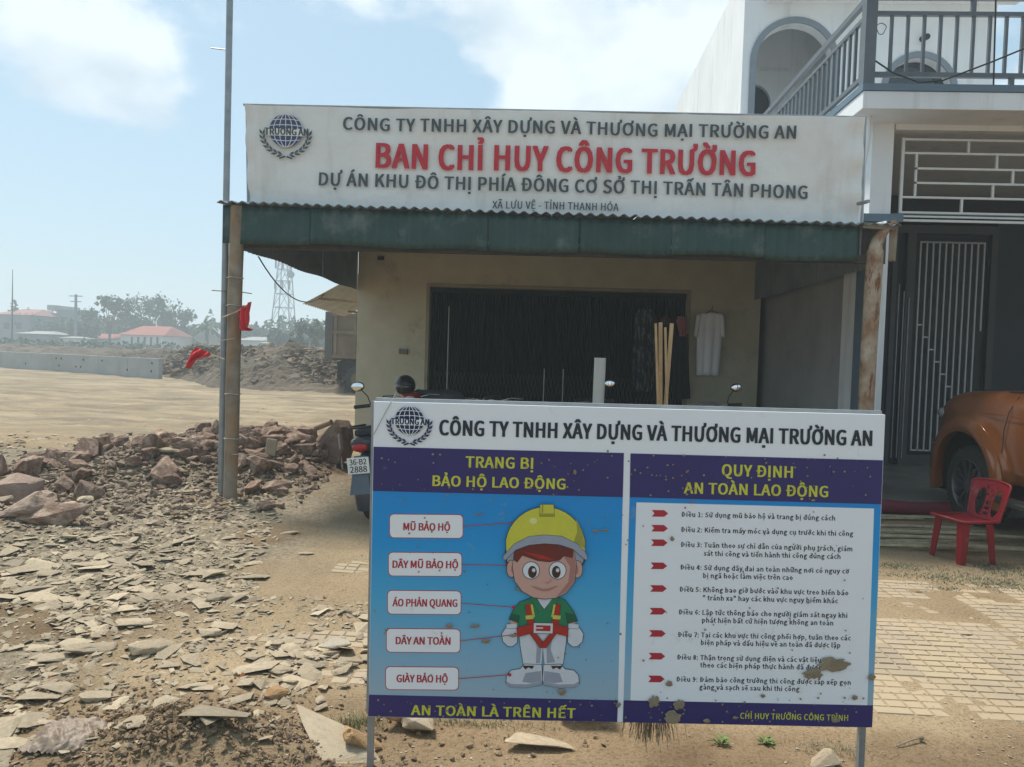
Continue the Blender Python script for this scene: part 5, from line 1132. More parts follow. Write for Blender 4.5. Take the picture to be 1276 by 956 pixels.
x, y = G(726, 922); bb = MB().box((0, 0, .055), (.20, .10, .11)).build('brick_block', M('dark earthy block', (.17, .12, .08), (.12, .08, .055), sc=9, bump=.5, rough=.95), bev=.008); bb.location = (x, y+.22, .05); bb.rotation_euler = (0, 0, .08); tag(bb, 'dark brown block lying behind the middle of the board', 'block')
slab(1030, 948, .09, .05, .03, .5, .1, -.3, 'dark stone half buried at the bottom near the right board post', 6, mat=rk_grey, z=.0)
slab(345, 868, .06, .045, .045, .3, .1, .1, 'ochre broken block at the corner of the loose paving', 4, mat=rk_orange)
slab(411, 806, .11, .05, .05, .02, .02, .03, 'thick pale concrete chunk lying on the broken paving', 5, mat=M('pale concrete', (.46, .40, .31), (.38, .32, .245), sc=8, rough=.9, bump=.4))
rg = random.Random(8); npv = 0
for k in range(46):
    px, py = rg.uniform(330, 470), rg.uniform(775, 850)
    if k > 28: px, py = rg.uniform(300, 400), rg.uniform(800, 880)
    s = rg.uniform(.03, .08); me = (shardt if k % 3 else bigt)[rg.randrange(5)]; x, y = G(px, py)
    o = bpy.data.objects.new('paving_fragment', me); C.objects.link(o); o.scale = (s, s, s*(1.3 if k % 3 else .7)); o.location = (x, y, max(H(x, y), -.002)+.012)
    o.rotation_euler = (rg.uniform(-.25, .25), rg.uniform(-.25, .25), rg.uniform(0, 6)); tag(o, 'broken fragment of paving lying left of the board', 'fragment', 'broken paving fragments left of the board')
brk_m = M('broken orange brick', (.42, .17, .085), (.32, .12, .06), sc=12, rough=.95, bump=.5, rv=.15)
brm = rock_mesh(77, 11, .7, mat=brk_m)
for px, py, lab in ((95, 742, 'small orange brick fragment in the upper left rubble'), (232, 735, 'small orange brick fragment in the middle of the rubble'), (300, 838, 'small orange brick fragment left of the broken paving'), (60, 838, 'small orange brick fragment at the left edge of the rubble'), (405, 745, 'small orange brick fragment at the edge of the sandy strip')):
    x, y = G(px, py); s = rg.uniform(.018, .03); place('brick_fragment', brm, x, y, s, lab, 'brick fragment', None, rg.uniform(0, 6), .2, .2)
# countable shards, nearest first, the rest as one mass
rg = random.Random(99)
def shard_ok(x, y):
    if x > -1.0: return False
    lim = -1.55+.25*fbm(x*1.3, y*1.3, 3)-.32*max(0, y-3.8)
    if x > lim and not (y < 4.3 and x < -.9 and rg.random() < .45): return False
    d_ = ((x+1.28)/.62)**2+((y-2.62)/.36)**2
    if d_ < 1: return rg.random() < .12
    n = fbm(x*.8, y*.8, 40)+.5*fbm(x*2.2, y*2.2, 41)
    return rg.random() < (1 if n < .05 else .6 if n < .3 else .25)
k = 0
while k < 290:
    px, py = rg.uniform(0, 470), 955-290*rg.random()**1.15; x, y = G(px, py)
    if not shard_ok(x, y): continue
    s = rg.choice((.026, .035, .045, .055, .07, .095))*rg.uniform(.85, 1.3)*(1+.10*max(0, y-3))
    me = (shardm if rg.random() < .7 else shardt)[rg.randrange(5)]; tl = rg.gauss(0, .12)
    place('shard', me, x, y, s, 'flat shale shard in the rubble left of the board', 'shard', 'flat shale shards covering the ground left of the board', rg.uniform(0, 6.3), tl, 0, (s*rg.uniform(.8, 1.4), s*.9, s*rg.uniform(.5, 1.1)), z=H(x, y)+.001); k += 1
def scatter(name, N_, gen, srcs, mat, label, cat):
    vs = []; fs = []; b = 0; src = [([v.co.copy() for v in me.vertices], [tuple(p.vertices) for p in me.polygons]) for me in srcs]
    n_ = 0; tries = 0
    while n_ < N_ and tries < N_*8:
        tries += 1; g = gen()
        if g is None: continue
        x, y, z, sx, sy, sz, rz, tx, ty_ = g; A = Matrix.Translation((x, y, z)) @ Matrix.Rotation(rz, 4, 'Z') @ Matrix.Rotation(tx, 4, 'X') @ Matrix.Rotation(ty_, 4, 'Y') @ Matrix.Diagonal((sx, sy, sz, 1))
        sv, sf = src[rg.randrange(len(src))]; vs += [tuple(A @ v) for v in sv]; fs += [tuple(i+b for i in f) for f in sf]; b += len(sv); n_ += 1
    me = bpy.data.meshes.new(name); me.from_pydata(vs, [], fs); me.materials.append(mat); o = bpy.data.objects.new(name, me); C.objects.link(o); return tag(o, label, cat, kind='stuff')
tiny = [rock_mesh(s+200, 7, .25, False) for s in range(8)]; clod = [rock_mesh(s+300, 9, .9, False) for s in range(8)]
def gen_sh():
    if rg.random() < .8: px, py = rg.uniform(-30, 475), 965-395*rg.random()**.8
    else: px, py = rg.uniform(-30, 300), rg.uniform(540, 660)
    x, y = G(px, py)
    if not shard_ok(x, y): return None
    s = .005+.030*rg.random()**3.; s *= (1+.16*max(0, y-2.8))
    return (x, y, H(x, y)+s*.12, s*rg.uniform(.8, 1.5), s, s*rg.uniform(.5, 1.3), rg.uniform(0, 6.3), rg.gauss(0, .2), rg.gauss(0, .2))
scatter('shale_rubble', 17000, gen_sh, tiny, rk_grey, 'loose mass of small grey and tan shale chips covering the left ground', 'rubble')
def gen_clod():
    if rg.random() < .5: x, y = -1.25+rg.gauss(0, .27), 2.62+rg.gauss(0, .14)
    else: x, y = -1.6+rg.gauss(0, .7), 2.7+rg.gauss(0, .25)
    if y < 1.9: return None
    s = .003+.017*rg.random()**2.5; return (x, y, H(x, y)+s*.25, s, s, s, rg.uniform(0, 6), rg.uniform(0, 6), 0)
scatter('soil_clods', 5500, gen_clod, clod, M('brown soil clod', (.25, .175, .105), (.17, .115, .07), sc=20, rough=.95, bump=.4, island=.25), 'crumbly brown soil clods on the mound at the bottom left', 'soil')
def gen_heap():
    x, y = (-3.9+rg.gauss(0, 1.0), 8.7+rg.gauss(0, .75)) if rg.random() < .6 else (-5.2+rg.gauss(0, 1.1), 6.9+rg.gauss(0, .7))
    if x > -2.40-.12*(y-7.2): return None
    s = .015+.05*rg.random()**2.2; return (x, y, H(x, y)+s*.3, s*rg.uniform(.8, 1.3), s, s*rg.uniform(.6, 1), rg.uniform(0, 6), rg.uniform(-.5, .5), 0)
scatter('heap_rubble', 7000, gen_heap, clod, M('mixed brown rubble', (.26, .19, .135), (.17, .125, .09), sc=8, rough=.93, bump=.5, island=.35), 'small broken brown stones filling the rock heap behind the left post', 'rubble')
def gen_grit():
    px, py = rg.uniform(330, 1276), 955-rg.random()**1.3*330; x, y = G(px, py)
    if 0.0 < fbm(x*.9, y*.9, 2) and rg.random() < .7: return None
    s = .002+.008*rg.random()**4; s *= (1+.1*(y-2.6)); return (x, y, H(x, y)+s*.2+.002, s, s, s*.6, rg.uniform(0, 6), 0, 0)
scatter('grit', 2600, gen_grit, tiny, M('mixed grit', (.40, .33, .25), (.16, .12, .09), sc=9, rough=.95, bump=0, island=.45), 'scattered grit and crumbs on the sand and the paving', 'grit')
# chips on the sandy flat
def gen_flat():
    x, y = rg.uniform(-16, -3.3), rg.uniform(9.5, 22)
    if fbm(x*.2, y*.6, 13) < -.02: return None
    s = .015+.04*rg.random()**3; return (x, y, H(x, y)+s*.1, s*1.4, s, s*.5, rg.uniform(0, 6), 0, 0)
scatter('flat_gravel', 1800, gen_flat, tiny, M('pale gravel', (.42, .37, .29), (.30, .26, .20), sc=9, rough=.95, bump=0, island=.3), 'sparse pale gravel strewn over the sandy flat', 'gravel')

# ------------------------------------------------------------ plastic bag, straw, grass
x, y = G(92, 918); bagm = M('crumpled whitish plastic', (.30, .225, .165), (.20, .145, .10), sc=9, rough=.55, bump=.7, bs=12, dist=.03)
bg_ = MB().grid(lambda u, v: Vector((x-.13+.26*u+.02*fbm(v*5, u*2, 4), y-.12+.22*v, H(x, y)+.012+.028*max(0, 1-((2*u-1)**2+(2*v-1)**2))**.6+.020*abs(fbm(u*5+v*2, v*3, 1))+.014*abs(fbm(u*12+3*v, v*9, 6))-.02*(max(abs(2*u-1), abs(2*v-1)))**4)), 44, 40)
tag(bg_.build('plastic_bag', bagm, smooth=80, fix=False), 'crumpled whitish plastic bag lying on the soil at the bottom left', 'bag')
rg = random.Random(4); st = MB(); q0 = bp(817, 900, -.10)
for k in range(210):
    a = rg.gauss(0, .030); A = Vector((q0.x+a, q0.y+rg.gauss(0, .012), q0.z+.10)); B_ = Vector((q0.x+a*1.5+rg.gauss(0, .012), q0.y+rg.gauss(0, .02), q0.z-.09+rg.uniform(-.045, .05))); mid_ = A.lerp(B_, .5)+Vector((rg.gauss(0, .006), 0, 0))
    st.tube([A, mid_, B_], .0011, 3, cap=False)
o = st.build('straw_bundle', M('dry straw', (.33, .25, .15), (.22, .16, .09), sc=20, rough=.9, bump=0, island=.3)); tag(o, 'bundle of dry straw hanging behind the lower edge of the board', 'straw bundle')
def blades(name, spots, label, cat, mat, kind='stuff', lean=.6):
    m_ = MB()
    for (cx, cy, rx, ry, n_, h_, w_) in spots:
        for k in range(n_):
            x_, y_ = cx+rg.gauss(0, rx), cy+rg.gauss(0, ry); a = rg.uniform(0, 6.3); L_ = h_*rg.uniform(.4, 1.2); l_ = rg.uniform(.1, lean)*L_
            b = Vector((x_, y_, H(x_, y_)-.002)); d_ = Vector((cos(a), sin(a), 0)); s_ = Vector((-sin(a), cos(a), 0))*w_
            p1 = b+d_*l_*.35+Vector((0, 0, L_*.6)); p2 = b+d_*l_+Vector((0, 0, L_*rg.uniform(.7, 1)))
            m_.add([b-s_, b+s_, p1+s_*.7, p1-s_*.7, p2], [(0, 1, 2, 3), (3, 2, 4)])
    o = m_.build(name, mat, fix=False); return tag(o, label, cat, kind=kind)
grass_m = M('dusty green grass', (.15, .17, .06), (.24, .22, .11), sc=6, rough=.8, bump=0, island=.4)
dry_m = M('dry straw litter', (.30, .27, .17), (.16, .16, .09), sc=6, rough=.9, bump=0, island=.45)
x, y = G(447, 893); blades('grass_tuft', [(x, y, .05, .03, 260, .045, .0015)], 'green grass tuft left of the left board post', 'grass', grass_m, None, 1.2)
x, y = G(590, 902); blades('grass_tuft', [(x, y+.04, .13, .02, 230, .035, .0013)], 'low grass growing under the left half of the board', 'grass', grass_m, None, 1.2)
weed_m = M('weed leaf', (.12, .20, .045), (.09, .15, .035), sc=10, rough=.7, bump=0, island=.25)
for px, py, lab in ((898, 918, 'small leafy green weed under the board, left of a pair'), (955, 917, 'small leafy green weed under the board, right of a pair')):
    x, y = G(px, py); m_ = MB()
    for k in range(34):
        a = rg.uniform(0, 6.3); r_ = rg.uniform(.004, .04); c = Vector((x+r_*cos(a), y+r_*sin(a)*.7, H(x, y)+rg.uniform(.005, .03))); e = .008; u_ = Vector((cos(a), sin(a), rg.uniform(-.2, .5)))*e*1.5; v_ = Vector((-sin(a), cos(a), .1))*e*.7
        m_.add([c-u_, c+v_, c+u_, c-v_], [(0, 1, 2, 3)])
    for k in range(8): a = rg.uniform(0, 6.3); m_.tube([(x, y, H(x, y)-.003), (x+.03*cos(a), y+.02*sin(a), H(x, y)+.02)], .0012, 3)
    tag(m_.build('weed', weed_m, fix=False), lab, 'weed')
x, y = G(1035, 925); blades('dry_grass', [(x, y, .08, .025, 170, .03, .0012)], 'thin dry grass beside the right board post', 'grass', dry_m, None, 1.6)
sp = []
for px, py, n_, rx, ry in ((1215, 718, 700, .22, .10), (1250, 705, 600, .16, .14), (1265, 725, 500, .12, .08), (1150, 712, 260, .25, .05), (1130, 700, 200, .16, .06), (1180, 728, 60, .06, .02), (1110, 700, 120, .1, .05)):
    x, y = G(px, py); sp.append((x, y, rx, ry, n_, .022, .0035))
o = blades('plant_litter', sp, 'green and dry plant litter strewn under and around the red chair', 'plant litter', dry_m, 'stuff', 2.2)
twg = MB(); x, y = G(1118, 921); x2, y2 = G(1148, 914)
twg.tube([(x, y, H(x, y)+.006), ((x+x2)/2, (y+y2)/2, H(x, y)+.014), (x2, y2, H(x2, y2)+.012)], .003, 5).ell((x2, y2, H(x2, y2)+.012), (.012, .010, .010), 8, 6)
tag(twg.build('twig', wood_old), 'dark twig with a knob lying on the sand right of the board', 'twig')
for px, py, lab in ((1145, 733, 'dark leaf on the paving, further'), (1205, 785, 'dark leaf fragment lying on the paving in the middle right')):
    x, y = G(px, py); tag(MB().add([(x-.04, y, H(x, y)+.006), (x, y-.012, H(x, y)+.014), (x+.04, y+.004, H(x, y)+.006), (x, y+.012, H(x, y)+.008)], [(0, 1, 2, 3)]).build('dry_leaf', wood_old, fix=False), lab if 'middle' in lab else 'dark dry leaf on the paving below the sticks', 'leaf')

# ------------------------------------------------------------ far side: wall, bank, truck
wall_m = M('grey precast concrete', (.40, .40, .39), (.33, .33, .32), sc=.8, rough=.9, bump=.1, bs=8, stain=((.28, .27, .25), .5, .55, .8))
W1 = gr(200, 472); W0_ = gr(0, 458); wd_ = (W0_-W1).normalized(); wl = thing('retaining_wall', 'long low pale concrete wall crossing the sandy flat at the far left', 'wall', W1)
hW = at(200, 447, W1.y).z
for k in range(14):
    A = W1+wd_*(k*2.6); B_ = A+wd_*2.585; m_ = MB().bar(A+Vector((0, 0, hW/2-.1)), B_+Vector((0, 0, hW/2-.1)), .2, hW+.2, up=(0, 0, 1)); pz = m_.build('panel', wall_m, wl, world=True, bev=.01)
hd = MB()
for k in range(26):
    q = W1+wd_*rg.uniform(.3, 34); nrm = Vector((wd_.y, -wd_.x, 0)); 
    if nrm.y > 0: nrm = -nrm
    q = q+nrm*.103+Vector((0, 0, hW*rg.choice((.35, .75)))); hd.box(q, (.10, .02, .10), rz=math.atan2(wd_.y, wd_.x))
hd.build('lifting_hole', shadow_m, wl, world=True)
bank_m = M('excavated earth', (.16, .12, .08), (.08, .062, .045), sc=.9, rough=.95, bump=.8, bs=5, dist=.15, stain=((.24, .19, .13), .6, .58, .8))
def bank(name, label, pl, hgt, wid, seed, step=.35):
    """ridge of dug earth along a ground polyline"""
    pl = [Vector(p) for p in pl]; Ls = [0]
    for a, b in zip(pl, pl[1:]): Ls.append(Ls[-1]+(b-a).length)
    nu = int(Ls[-1]/step); nv = int(wid/step*1.0)+6
    def fn(u, v):
        d = u*Ls[-1]; i = 0
        while i < len(Ls)-2 and d > Ls[i+1]: i += 1
        f = (d-Ls[i])/(Ls[i+1]-Ls[i]); p = pl[i].lerp(pl[i+1], f); t = (pl[i+1]-pl[i]).normalized(); nr = Vector((-t.y, t.x, 0)); e = min(1, min(u, 1-u)*9)**.5
        s_ = 2*v-1; hh = (hgt[i]*(1-f)+hgt[i+1]*f)*e*max(0, 1-abs(s_)**1.6)
        q = p+nr*s_*wid/2; h_ = hh*(1+.25*fbm(q.x*.25, q.y*.25, seed))+min(hh, .5)*(.55*fbm(q.x*.9, q.y*.9, seed+1)+.42*abs(fbm(q.x*2.4, q.y*2.4, seed+2))+.25*abs(fbm(q.x*6, q.y*6, seed+4))); return Vector((q.x, q.y, h_-.12))
    o = MB().grid(fn, nu, nv).build(name, bank_m, fix=False); 
    return tag(o, label, 'earth bank', kind='structure')
B0 = gr(452, 490); B1 = gr(330, 485); B2 = gr(205, 470)
bank('earth_bank', 'rough brown bank of dug earth behind the sandy flat', [(B0.x-.3, B0.y+3.0, 0), (B0.x-1.5, B0.y+2.7, 0), (B1.x, B1.y+3, 0), (B2.x, B2.y+6, 0), (B2.x-12, B2.y+16, 0)], [1.3, 1.55, 1.75, 1.35, 1.1], 7, 3, .16)
bank('earth_bank', 'distant dark bank of earth beyond the low concrete wall', [(-19, 52, 0), (-34, 58, 0), (-52, 66, 0), (-80, 80, 0)], [1.25, 1.3, 1.3, 1.3], 9, 9, .5)
def gen_bank():
    t = rg.random(); P_ = B0.lerp(B1, t*2) if t < .5 else B1.lerp(B2, t*2-1); s_ = rg.uniform(-.9, .6)
    x = P_.x+rg.gauss(0, .4); y = P_.y+3+s_*3.2; hh = 1.65*max(0, 1-abs(s_)**1.6); s = .06+.28*rg.random()**2.5
    return (x, y, hh*.95+.0, s, s, s*.8, rg.uniform(0, 6), rg.uniform(-.6, .6), 0)
scatter('earth_lumps', 4200, gen_bank, clod, M('earth lump', (.19, .135, .085), (.10, .075, .05), sc=3, rough=.95, bump=.5, island=.3), 'lumps of dug earth strewn over the bank behind the flat', 'earth')

tk_m = M('dusty olive truck paint', (.19, .135, .08), (.13, .09, .055), sc=1.5, rough=.75, bump=.05, stain=((.30, .26, .19), 1, .5, .7))
TY = 27.0; tx0 = at(405, 430, TY).x; tk = thing('dump_truck', 'dusty brown dump truck standing behind the corner of the cream office', 'dump truck', (tx0+3.5, TY+1.2, 0))
z0, z1 = at(425, 447, TY).z, at(425, 391, TY).z
bdm = MB().b2((tx0+.3, TY, z0), (tx0+5.6, TY+.06, z1)).b2((tx0+.3, TY+2.4, z0), (tx0+5.6, TY+2.46, z1)).b2((tx0+.3, TY+.06, z0), (tx0+5.6, TY+2.4, z0+.08)).b2((tx0+5.55, TY+.06, z0), (tx0+5.62, TY+2.4, z1+.3)).build('dump_body', tk_m, tk, world=True)
MB().b2((tx0, TY-.03, z0-.05), (tx0+.28, TY+2.49, z1+.06)).build('tailgate', M('dark truck paint', (.10, .095, .085), rough=.7), tk, world=True)
rb = MB()
for k in range(8): rb.b2((tx0+.35+k*.72, TY-.08, z0), (tx0+.45+k*.72, TY-.002, z1))
for z in (z0+.02, z0+.55*(z1-z0), z1-.1): rb.b2((tx0+.3, TY-.11, z), (tx0+5.6, TY-.082, z+.12))
rb.build('body_ribs', tk_m, tk, world=True)
MB().b2((tx0+.5, TY+.7, z0-.45), (tx0+8, TY+1.8, z0-.05)).b2((tx0+6.6, TY+.1, .9), (tx0+7.2, TY+2.3, 1.3)).build('chassis', black_plastic, tk, world=True)
cb_ = MB().b2((tx0+5.9, TY+.05, .9), (tx0+7.9, TY+2.4, 2.9)).build('cab', M('blue truck cab paint', (.05, .12, .22), rough=.4), tk, world=True, bev=.1)
MB().b2((tx0+6.3, TY+.035, 1.9), (tx0+7.3, TY+.045, 2.6)).b2((tx0+7.905, TY+.3, 1.8), (tx0+7.915, TY+2.1, 2.65)).build('cab_window', glass_d, cb_, world=True)
for x in (1.25, 2.5, 6.9):
    for yy in (TY+.25, TY+2.2):
        t_ = MB().tube([(tx0+x, yy-.16, .52), (tx0+x, yy+.16, .52)], .52, 22).build('wheel', rubber, tk, world=True, smooth=40, bev=.03)
        MB().tube([(tx0+x, yy-.175, .52), (tx0+x, yy-.165, .52)], .27, 18).build('hub', tk_m, t_, world=True)
MB().b2((tx0+.45, TY+.05, .45), (tx0+.50, TY+.6, z0-.1)).build('mud_flap', black_plastic, tk, world=True)

# ------------------------------------------------------------ distant village
far_white = M('far white wall', (.62, .62, .60), (.54, .54, .52), sc=.3, rough=.9, bump=0); far_roof = M('far red roof', (.36, .12, .085), (.28, .095, .07), sc=.5, rough=.9, bump=0)
far_grey = M('far grey wall', (.22, .23, .24), (.17, .18, .19), sc=.3, rough=.9, bump=0); far_win = M('far dark opening', (.04, .045, .05), rough=.5, bump=0); far_tin = M('far tin roof', (.33, .33, .32), (.27, .27, .26), sc=.4, rough=.8, bump=0)
def P_(px, py, Y): return at(px, py, Y)
def house(name, label, px0, px1, ytop, ybase, yroof, Y, dep, wall, roof, hip=.15, gable=False, wins=()):
    a, b = P_(px0, ybase, Y), P_(px1, ybase, Y); zt_, zr = P_((px0+px1)/2, ytop, Y).z, P_((px0+px1)/2, yroof, Y).z
    t = thing(name, label, 'house', ((a.x+b.x)/2, Y, 0)); w_ = b.x-a.x
    MB().b2((a.x, Y, -.1), (b.x, Y+dep, zt_)).build('wall', wall, t, world=True)
    o_ = .35; 
    if zr > zt_+.05:
        if gable: pts = [(a.x-o_, Y-o_, zt_), (b.x+o_, Y-o_, zt_), (b.x+o_, Y+dep+o_, zt_), (a.x-o_, Y+dep+o_, zt_), ((a.x+b.x)/2, Y-o_, zr), ((a.x+b.x)/2, Y+dep+o_, zr)]; fs = [(0, 1, 4), (1, 2, 5, 4), (2, 3, 5), (3, 0, 4, 5), (0, 3, 2, 1)]
        else: pts = [(a.x-o_, Y-o_, zt_), (b.x+o_, Y-o_, zt_), (b.x+o_, Y+dep+o_, zt_), (a.x-o_, Y+dep+o_, zt_), (a.x+w_*hip, Y+dep/2, zr), (b.x-w_*hip, Y+dep/2, zr)]; fs = [(0, 1, 5, 4), (1, 2, 5), (2, 3, 4, 5), (3, 0, 4), (0, 3, 2, 1)]
        MB().add(pts, fs).build('roof', roof, t, world=True)
    for (wx0, wy0, wx1, wy1) in wins:
        A, B_ = P_(wx0, wy0, Y-.04), P_(wx1, wy1, Y-.04); MB().b2((A.x, Y-.06, A.z), (B_.x, Y-.01, B_.z)).build('window', far_win, t, world=True)
    return t
house('village_house', 'long low white house with red roof and five dark openings in the distance', 150, 203, 417.5, 432, 405, 108, 9, far_white, far_roof, .14, wins=[(163+8*k, 420, 165.3+8*k, 430) for k in range(5)])
house('village_house', 'low white wing with faded red roof joining the white house on its left', 106, 150, 422, 430, 415.5, 112, 7, far_white, far_roof, .1)
house('village_house', 'grey gabled house with pinkish roof at the far left edge', -6, 37, 392, 425, 383, 118, 10, far_grey, M('faded pink roof', (.36, .17, .15), rough=.9, bump=0), .2, wins=[(5, 402, 11, 410), (20, 402, 26, 410)])
house('village_house', 'narrow grey flat roofed tower house left of the utility pole', 70, 89, 386, 425, 386, 125, 6, far_grey, far_tin, wins=[(76, 395, 82, 401)])
MB().b2(tuple(at(68, 386.5, 124.5)), tuple(at(91, 383.5, 131.5))).build('roof_slab', far_tin, C.objects[-2] if False else [o for o in C.objects if o.name.startswith('village_house')][-1], world=True)
house('village_house', 'grey low house with reddish roof behind the umbrella shaped tree', 108, 158, 408, 425, 397, 135, 8, far_grey, far_roof, .2)
house('village_house', 'red gabled house just left of the left post', 243, 280, 421, 431, 408, 115, 8, M('far cream wall', (.46, .42, .34), rough=.9, bump=0), far_tin, gable=True)
house('village_house', 'small house with a red roof behind the left post', 262, 292, 417, 430, 405, 135, 8, far_grey, far_roof)
house('farm_shed', 'pale low shed right of the left post in the distance', 296, 326, 424, 431, 419, 100, 8, far_white, far_tin)
house('farm_shed', 'low whitish shed between the left post and the truck', 326, 350, 428, 432, 424, 95, 8, far_white, far_tin)
house('farm_shed', 'dim grey shed between the far left house and the tower house', 22, 60, 416, 427, 412, 104, 6, far_grey, far_tin)
house('farm_shed', 'small white kiosk in front of the dark trees', 76, 94, 421, 429, 419, 100, 4, far_white, far_tin)
house('farm_shed', 'long grey low shed right of the white house', 204, 250, 421, 431, 418, 118, 6, far_grey, far_tin)
# poles, mast and tower
pol_m = M('far concrete pole', (.22, .23, .24), rough=.8, bump=0)
def upole(px, y0, Y, lab, r_=.16):
    p = at(px, 425, Y); t = thing('utility_pole', lab, 'utility pole', (p.x, Y, 0)); zt_ = at(px, y0, Y).z
    MB().tube([(0, 0, 0), (0, 0, zt_)], [r_, r_*.7], 8).build('shaft', pol_m, t)
    for dz, w_ in ((-.3, 1.0), (-1.1, .8), (-3.2, .6)): MB().b2((-w_, -.06, zt_+dz), (w_, .06, zt_+dz+.12)).build('crossarm', pol_m, t)
upole(94, 367, 105, 'concrete utility pole with crossarms rising above the far trees', .25); upole(65, 386, 135, 'thin distant utility pole left of the tower house', .14)
p = at(15, 425, 70); ms = thing('thin_mast', 'very tall thin mast at the far left edge', 'mast', (p.x, 70, 0)); zt_ = at(14, 336, 70).z
MB().tube([(0, 0, 0), (0, 0, zt_*.62), (0, 0, zt_)], [.09, .06, .025], 6).build('shaft', pol_m, ms)
TYW = 150; tp = at(353, 418, TYW); tw = thing('telecom_tower', 'grey lattice telecom tower with a round dish rising behind the canopy', 'tower', (tp.x, TYW, 0)); HT = at(353, 322, TYW).z; lw = MB()
def tws(z): return 2.35-1.45*z/HT
lv = [0, 3.6, 7.2, 10.4, 13.2, 15.8, 18.2, HT]
for sx in (-1, 1):
    for sy in (-1, 1): lw.bar((sx*tws(0), sy*tws(0), 0), (sx*tws(HT), sy*tws(HT), HT), .16)
for a, b in zip(lv, lv[1:]):
    A, B_ = tws(a), tws(b)
    for s_ in (-1, 1):
        lw.bar((-B_, s_*B_, b), (B_, s_*B_, b), .12); lw.bar((s_*B_, -B_, b), (s_*B_, B_, b), .12)
        lw.bar((-A, s_*A, a), (0, s_*B_, b), .09); lw.bar((A, s_*A, a), (0, s_*B_, b), .09); lw.bar((s_*A, -A, a), (s_*B_, 0, b), .09)
lw.build('lattice', pol_m, tw)
p = at(362, 342, TYW-2); MB().tube([(p.x-tp.x, -2.2, p.z), (p.x-tp.x, -1.6, p.z)], .72, 18).bar((p.x-tp.x, -1.5, p.z), (0, 0, p.z), .12).build('dish', pol_m, tw)
an = MB()
for sx in (-1, 0, 1): an.b2((sx*1.5-.15, -1.1, HT-2.2), (sx*1.5+.15, -.8, HT-.2)); an.b2((sx*1.5-.15, -1.3, HT-6.4), (sx*1.5+.15, -1.0, HT-4.6))
an.build('panel_antenna', pol_m, tw)
# trees
leaf_ms = [M('far foliage dark', (.045, .082, .030), (.026, .05, .02), sc=.6, rough=.85, bump=0, island=.45), M('far foliage mid', (.08, .115, .045), (.05, .078, .032), sc=.6, rough=.85, bump=0, island=.45)]
bark = M('bark', (.13, .10, .075), (.08, .06, .045), sc=3, rough=.9, bump=.3)
def tree(label, px, ybase, ytop, w_px, Y, shape='round', seed=0, dens=1., mat=0, nm='tree'):
    rg = random.Random(seed+500); b = at(px, ybase, Y); zt_ = at(px, ytop, Y).z; W = w_px*Y/F_PX/2
    t = thing(nm, label, 'tree', (b.x, Y, 0)); Ht = zt_; tr_ = MB(); th_ = Ht*(.30 if shape != 'umbrella' else .42)
    tr_.tube([(0, 0, -.2), (.1, 0, th_*.5), (0, .1, th_), (0, 0, Ht*.6)], [Ht*.030, Ht*.024, Ht*.018, Ht*.008], 8)
    cl = []; nb = 11
    for k in range(nb):
        a = 2*pi*k/nb+rg.uniform(-.3, .3); rr = rg.uniform(.35, .92); 
        if shape == 'umbrella': e = Vector((cos(a)*W*rr, sin(a)*W*rr*.8, Ht*(.96-.30*rr**2)+rg.uniform(-.2, .1)))
        elif shape == 'feather': e = Vector((cos(a)*W*rr, sin(a)*W*rr*.8, Ht*rg.uniform(.45, .97)*(1-.15*rr)))
        else: e = Vector((cos(a)*W*rr*.85, sin(a)*W*rr*.75, Ht*rg.uniform(.35, .88)*(1-.12*rr)))
        tr_.tube([(0, 0, th_*rg.uniform(.7, 1)), Vector((e.x*.5, e.y*.5, (th_+e.z)/2+.1)), e], [Ht*.012, Ht*.008, Ht*.003], 5)
        for m_ in range(5): cl.append((e+Vector((rg.gauss(0, W*.16), rg.gauss(0, W*.16), rg.gauss(0, Ht*.055))), W*rg.uniform(.10, .24)))
    if shape == 'round':
        for m_ in range(14): cl.append((Vector((rg.gauss(0, W*.4), rg.gauss(0, W*.4), Ht*rg.uniform(.2, .9))), W*rg.uniform(.15, .3)))
    tr_.build('trunk', bark, t, smooth=60)
    lf = MB(); sz = max(.10, Y*.0019)
    for c, r_ in cl:
        for m_ in range(int(34*dens)):
            d_ = Vector((rg.gauss(0, 1), rg.gauss(0, 1), rg.gauss(0, .7 if shape != 'umbrella' else .35))); d_ = d_.normalized()*r_*rg.random()**.45
            if shape == 'feather': d_.z *= 1.4
            p = c+d_; u_ = Vector((rg.gauss(0, 1), rg.gauss(0, 1), rg.gauss(0, 1))).normalized(); v_ = u_.orthogonal().normalized(); s_ = sz*rg.uniform(.6, 1.5)
            lf.add([p-u_*s_, p+v_*s_*.5, p+u_*s_, p-v_*s_*.5], [(0, 1, 2, 3)])
    lf.build('crown', leaf_ms[mat], t, fix=False); return t
tree('umbrella shaped tree standing above the distant roofs', 136, 425, 370, 62, 112, 'umbrella', 1, 1.1)
tree('large feathery tree, tallest of the distant row, behind the white house', 190, 425, 366, 84, 120, 'feather', 2, 1.5)
tree('feathery tree joining the right side of the large distant one', 222, 425, 385, 46, 122, 'feather', 3, 1.)
tree('dark bushy tree behind the tower house', 60, 428, 398, 46, 115, 'round', 4, 1.4)
tree('dark bushy tree just right of the utility pole', 100, 428, 397, 44, 110, 'round', 5, 1.4)
tree('rounded tree between the grey house and the tower house', 48, 426, 389, 20, 130, 'round', 6)
tree('pale green bamboo like clump between the tower and the truck', 383, 432, 399, 46, 75, 'feather', 7, 1.4, 1)
tree('low bushy tree at the foot of the telecom tower', 350, 430, 408, 44, 95, 'round', 8, 1.3)
tree('low bushy tree right of the left post', 318, 430, 411, 40, 118, 'round', 9, 1.3)
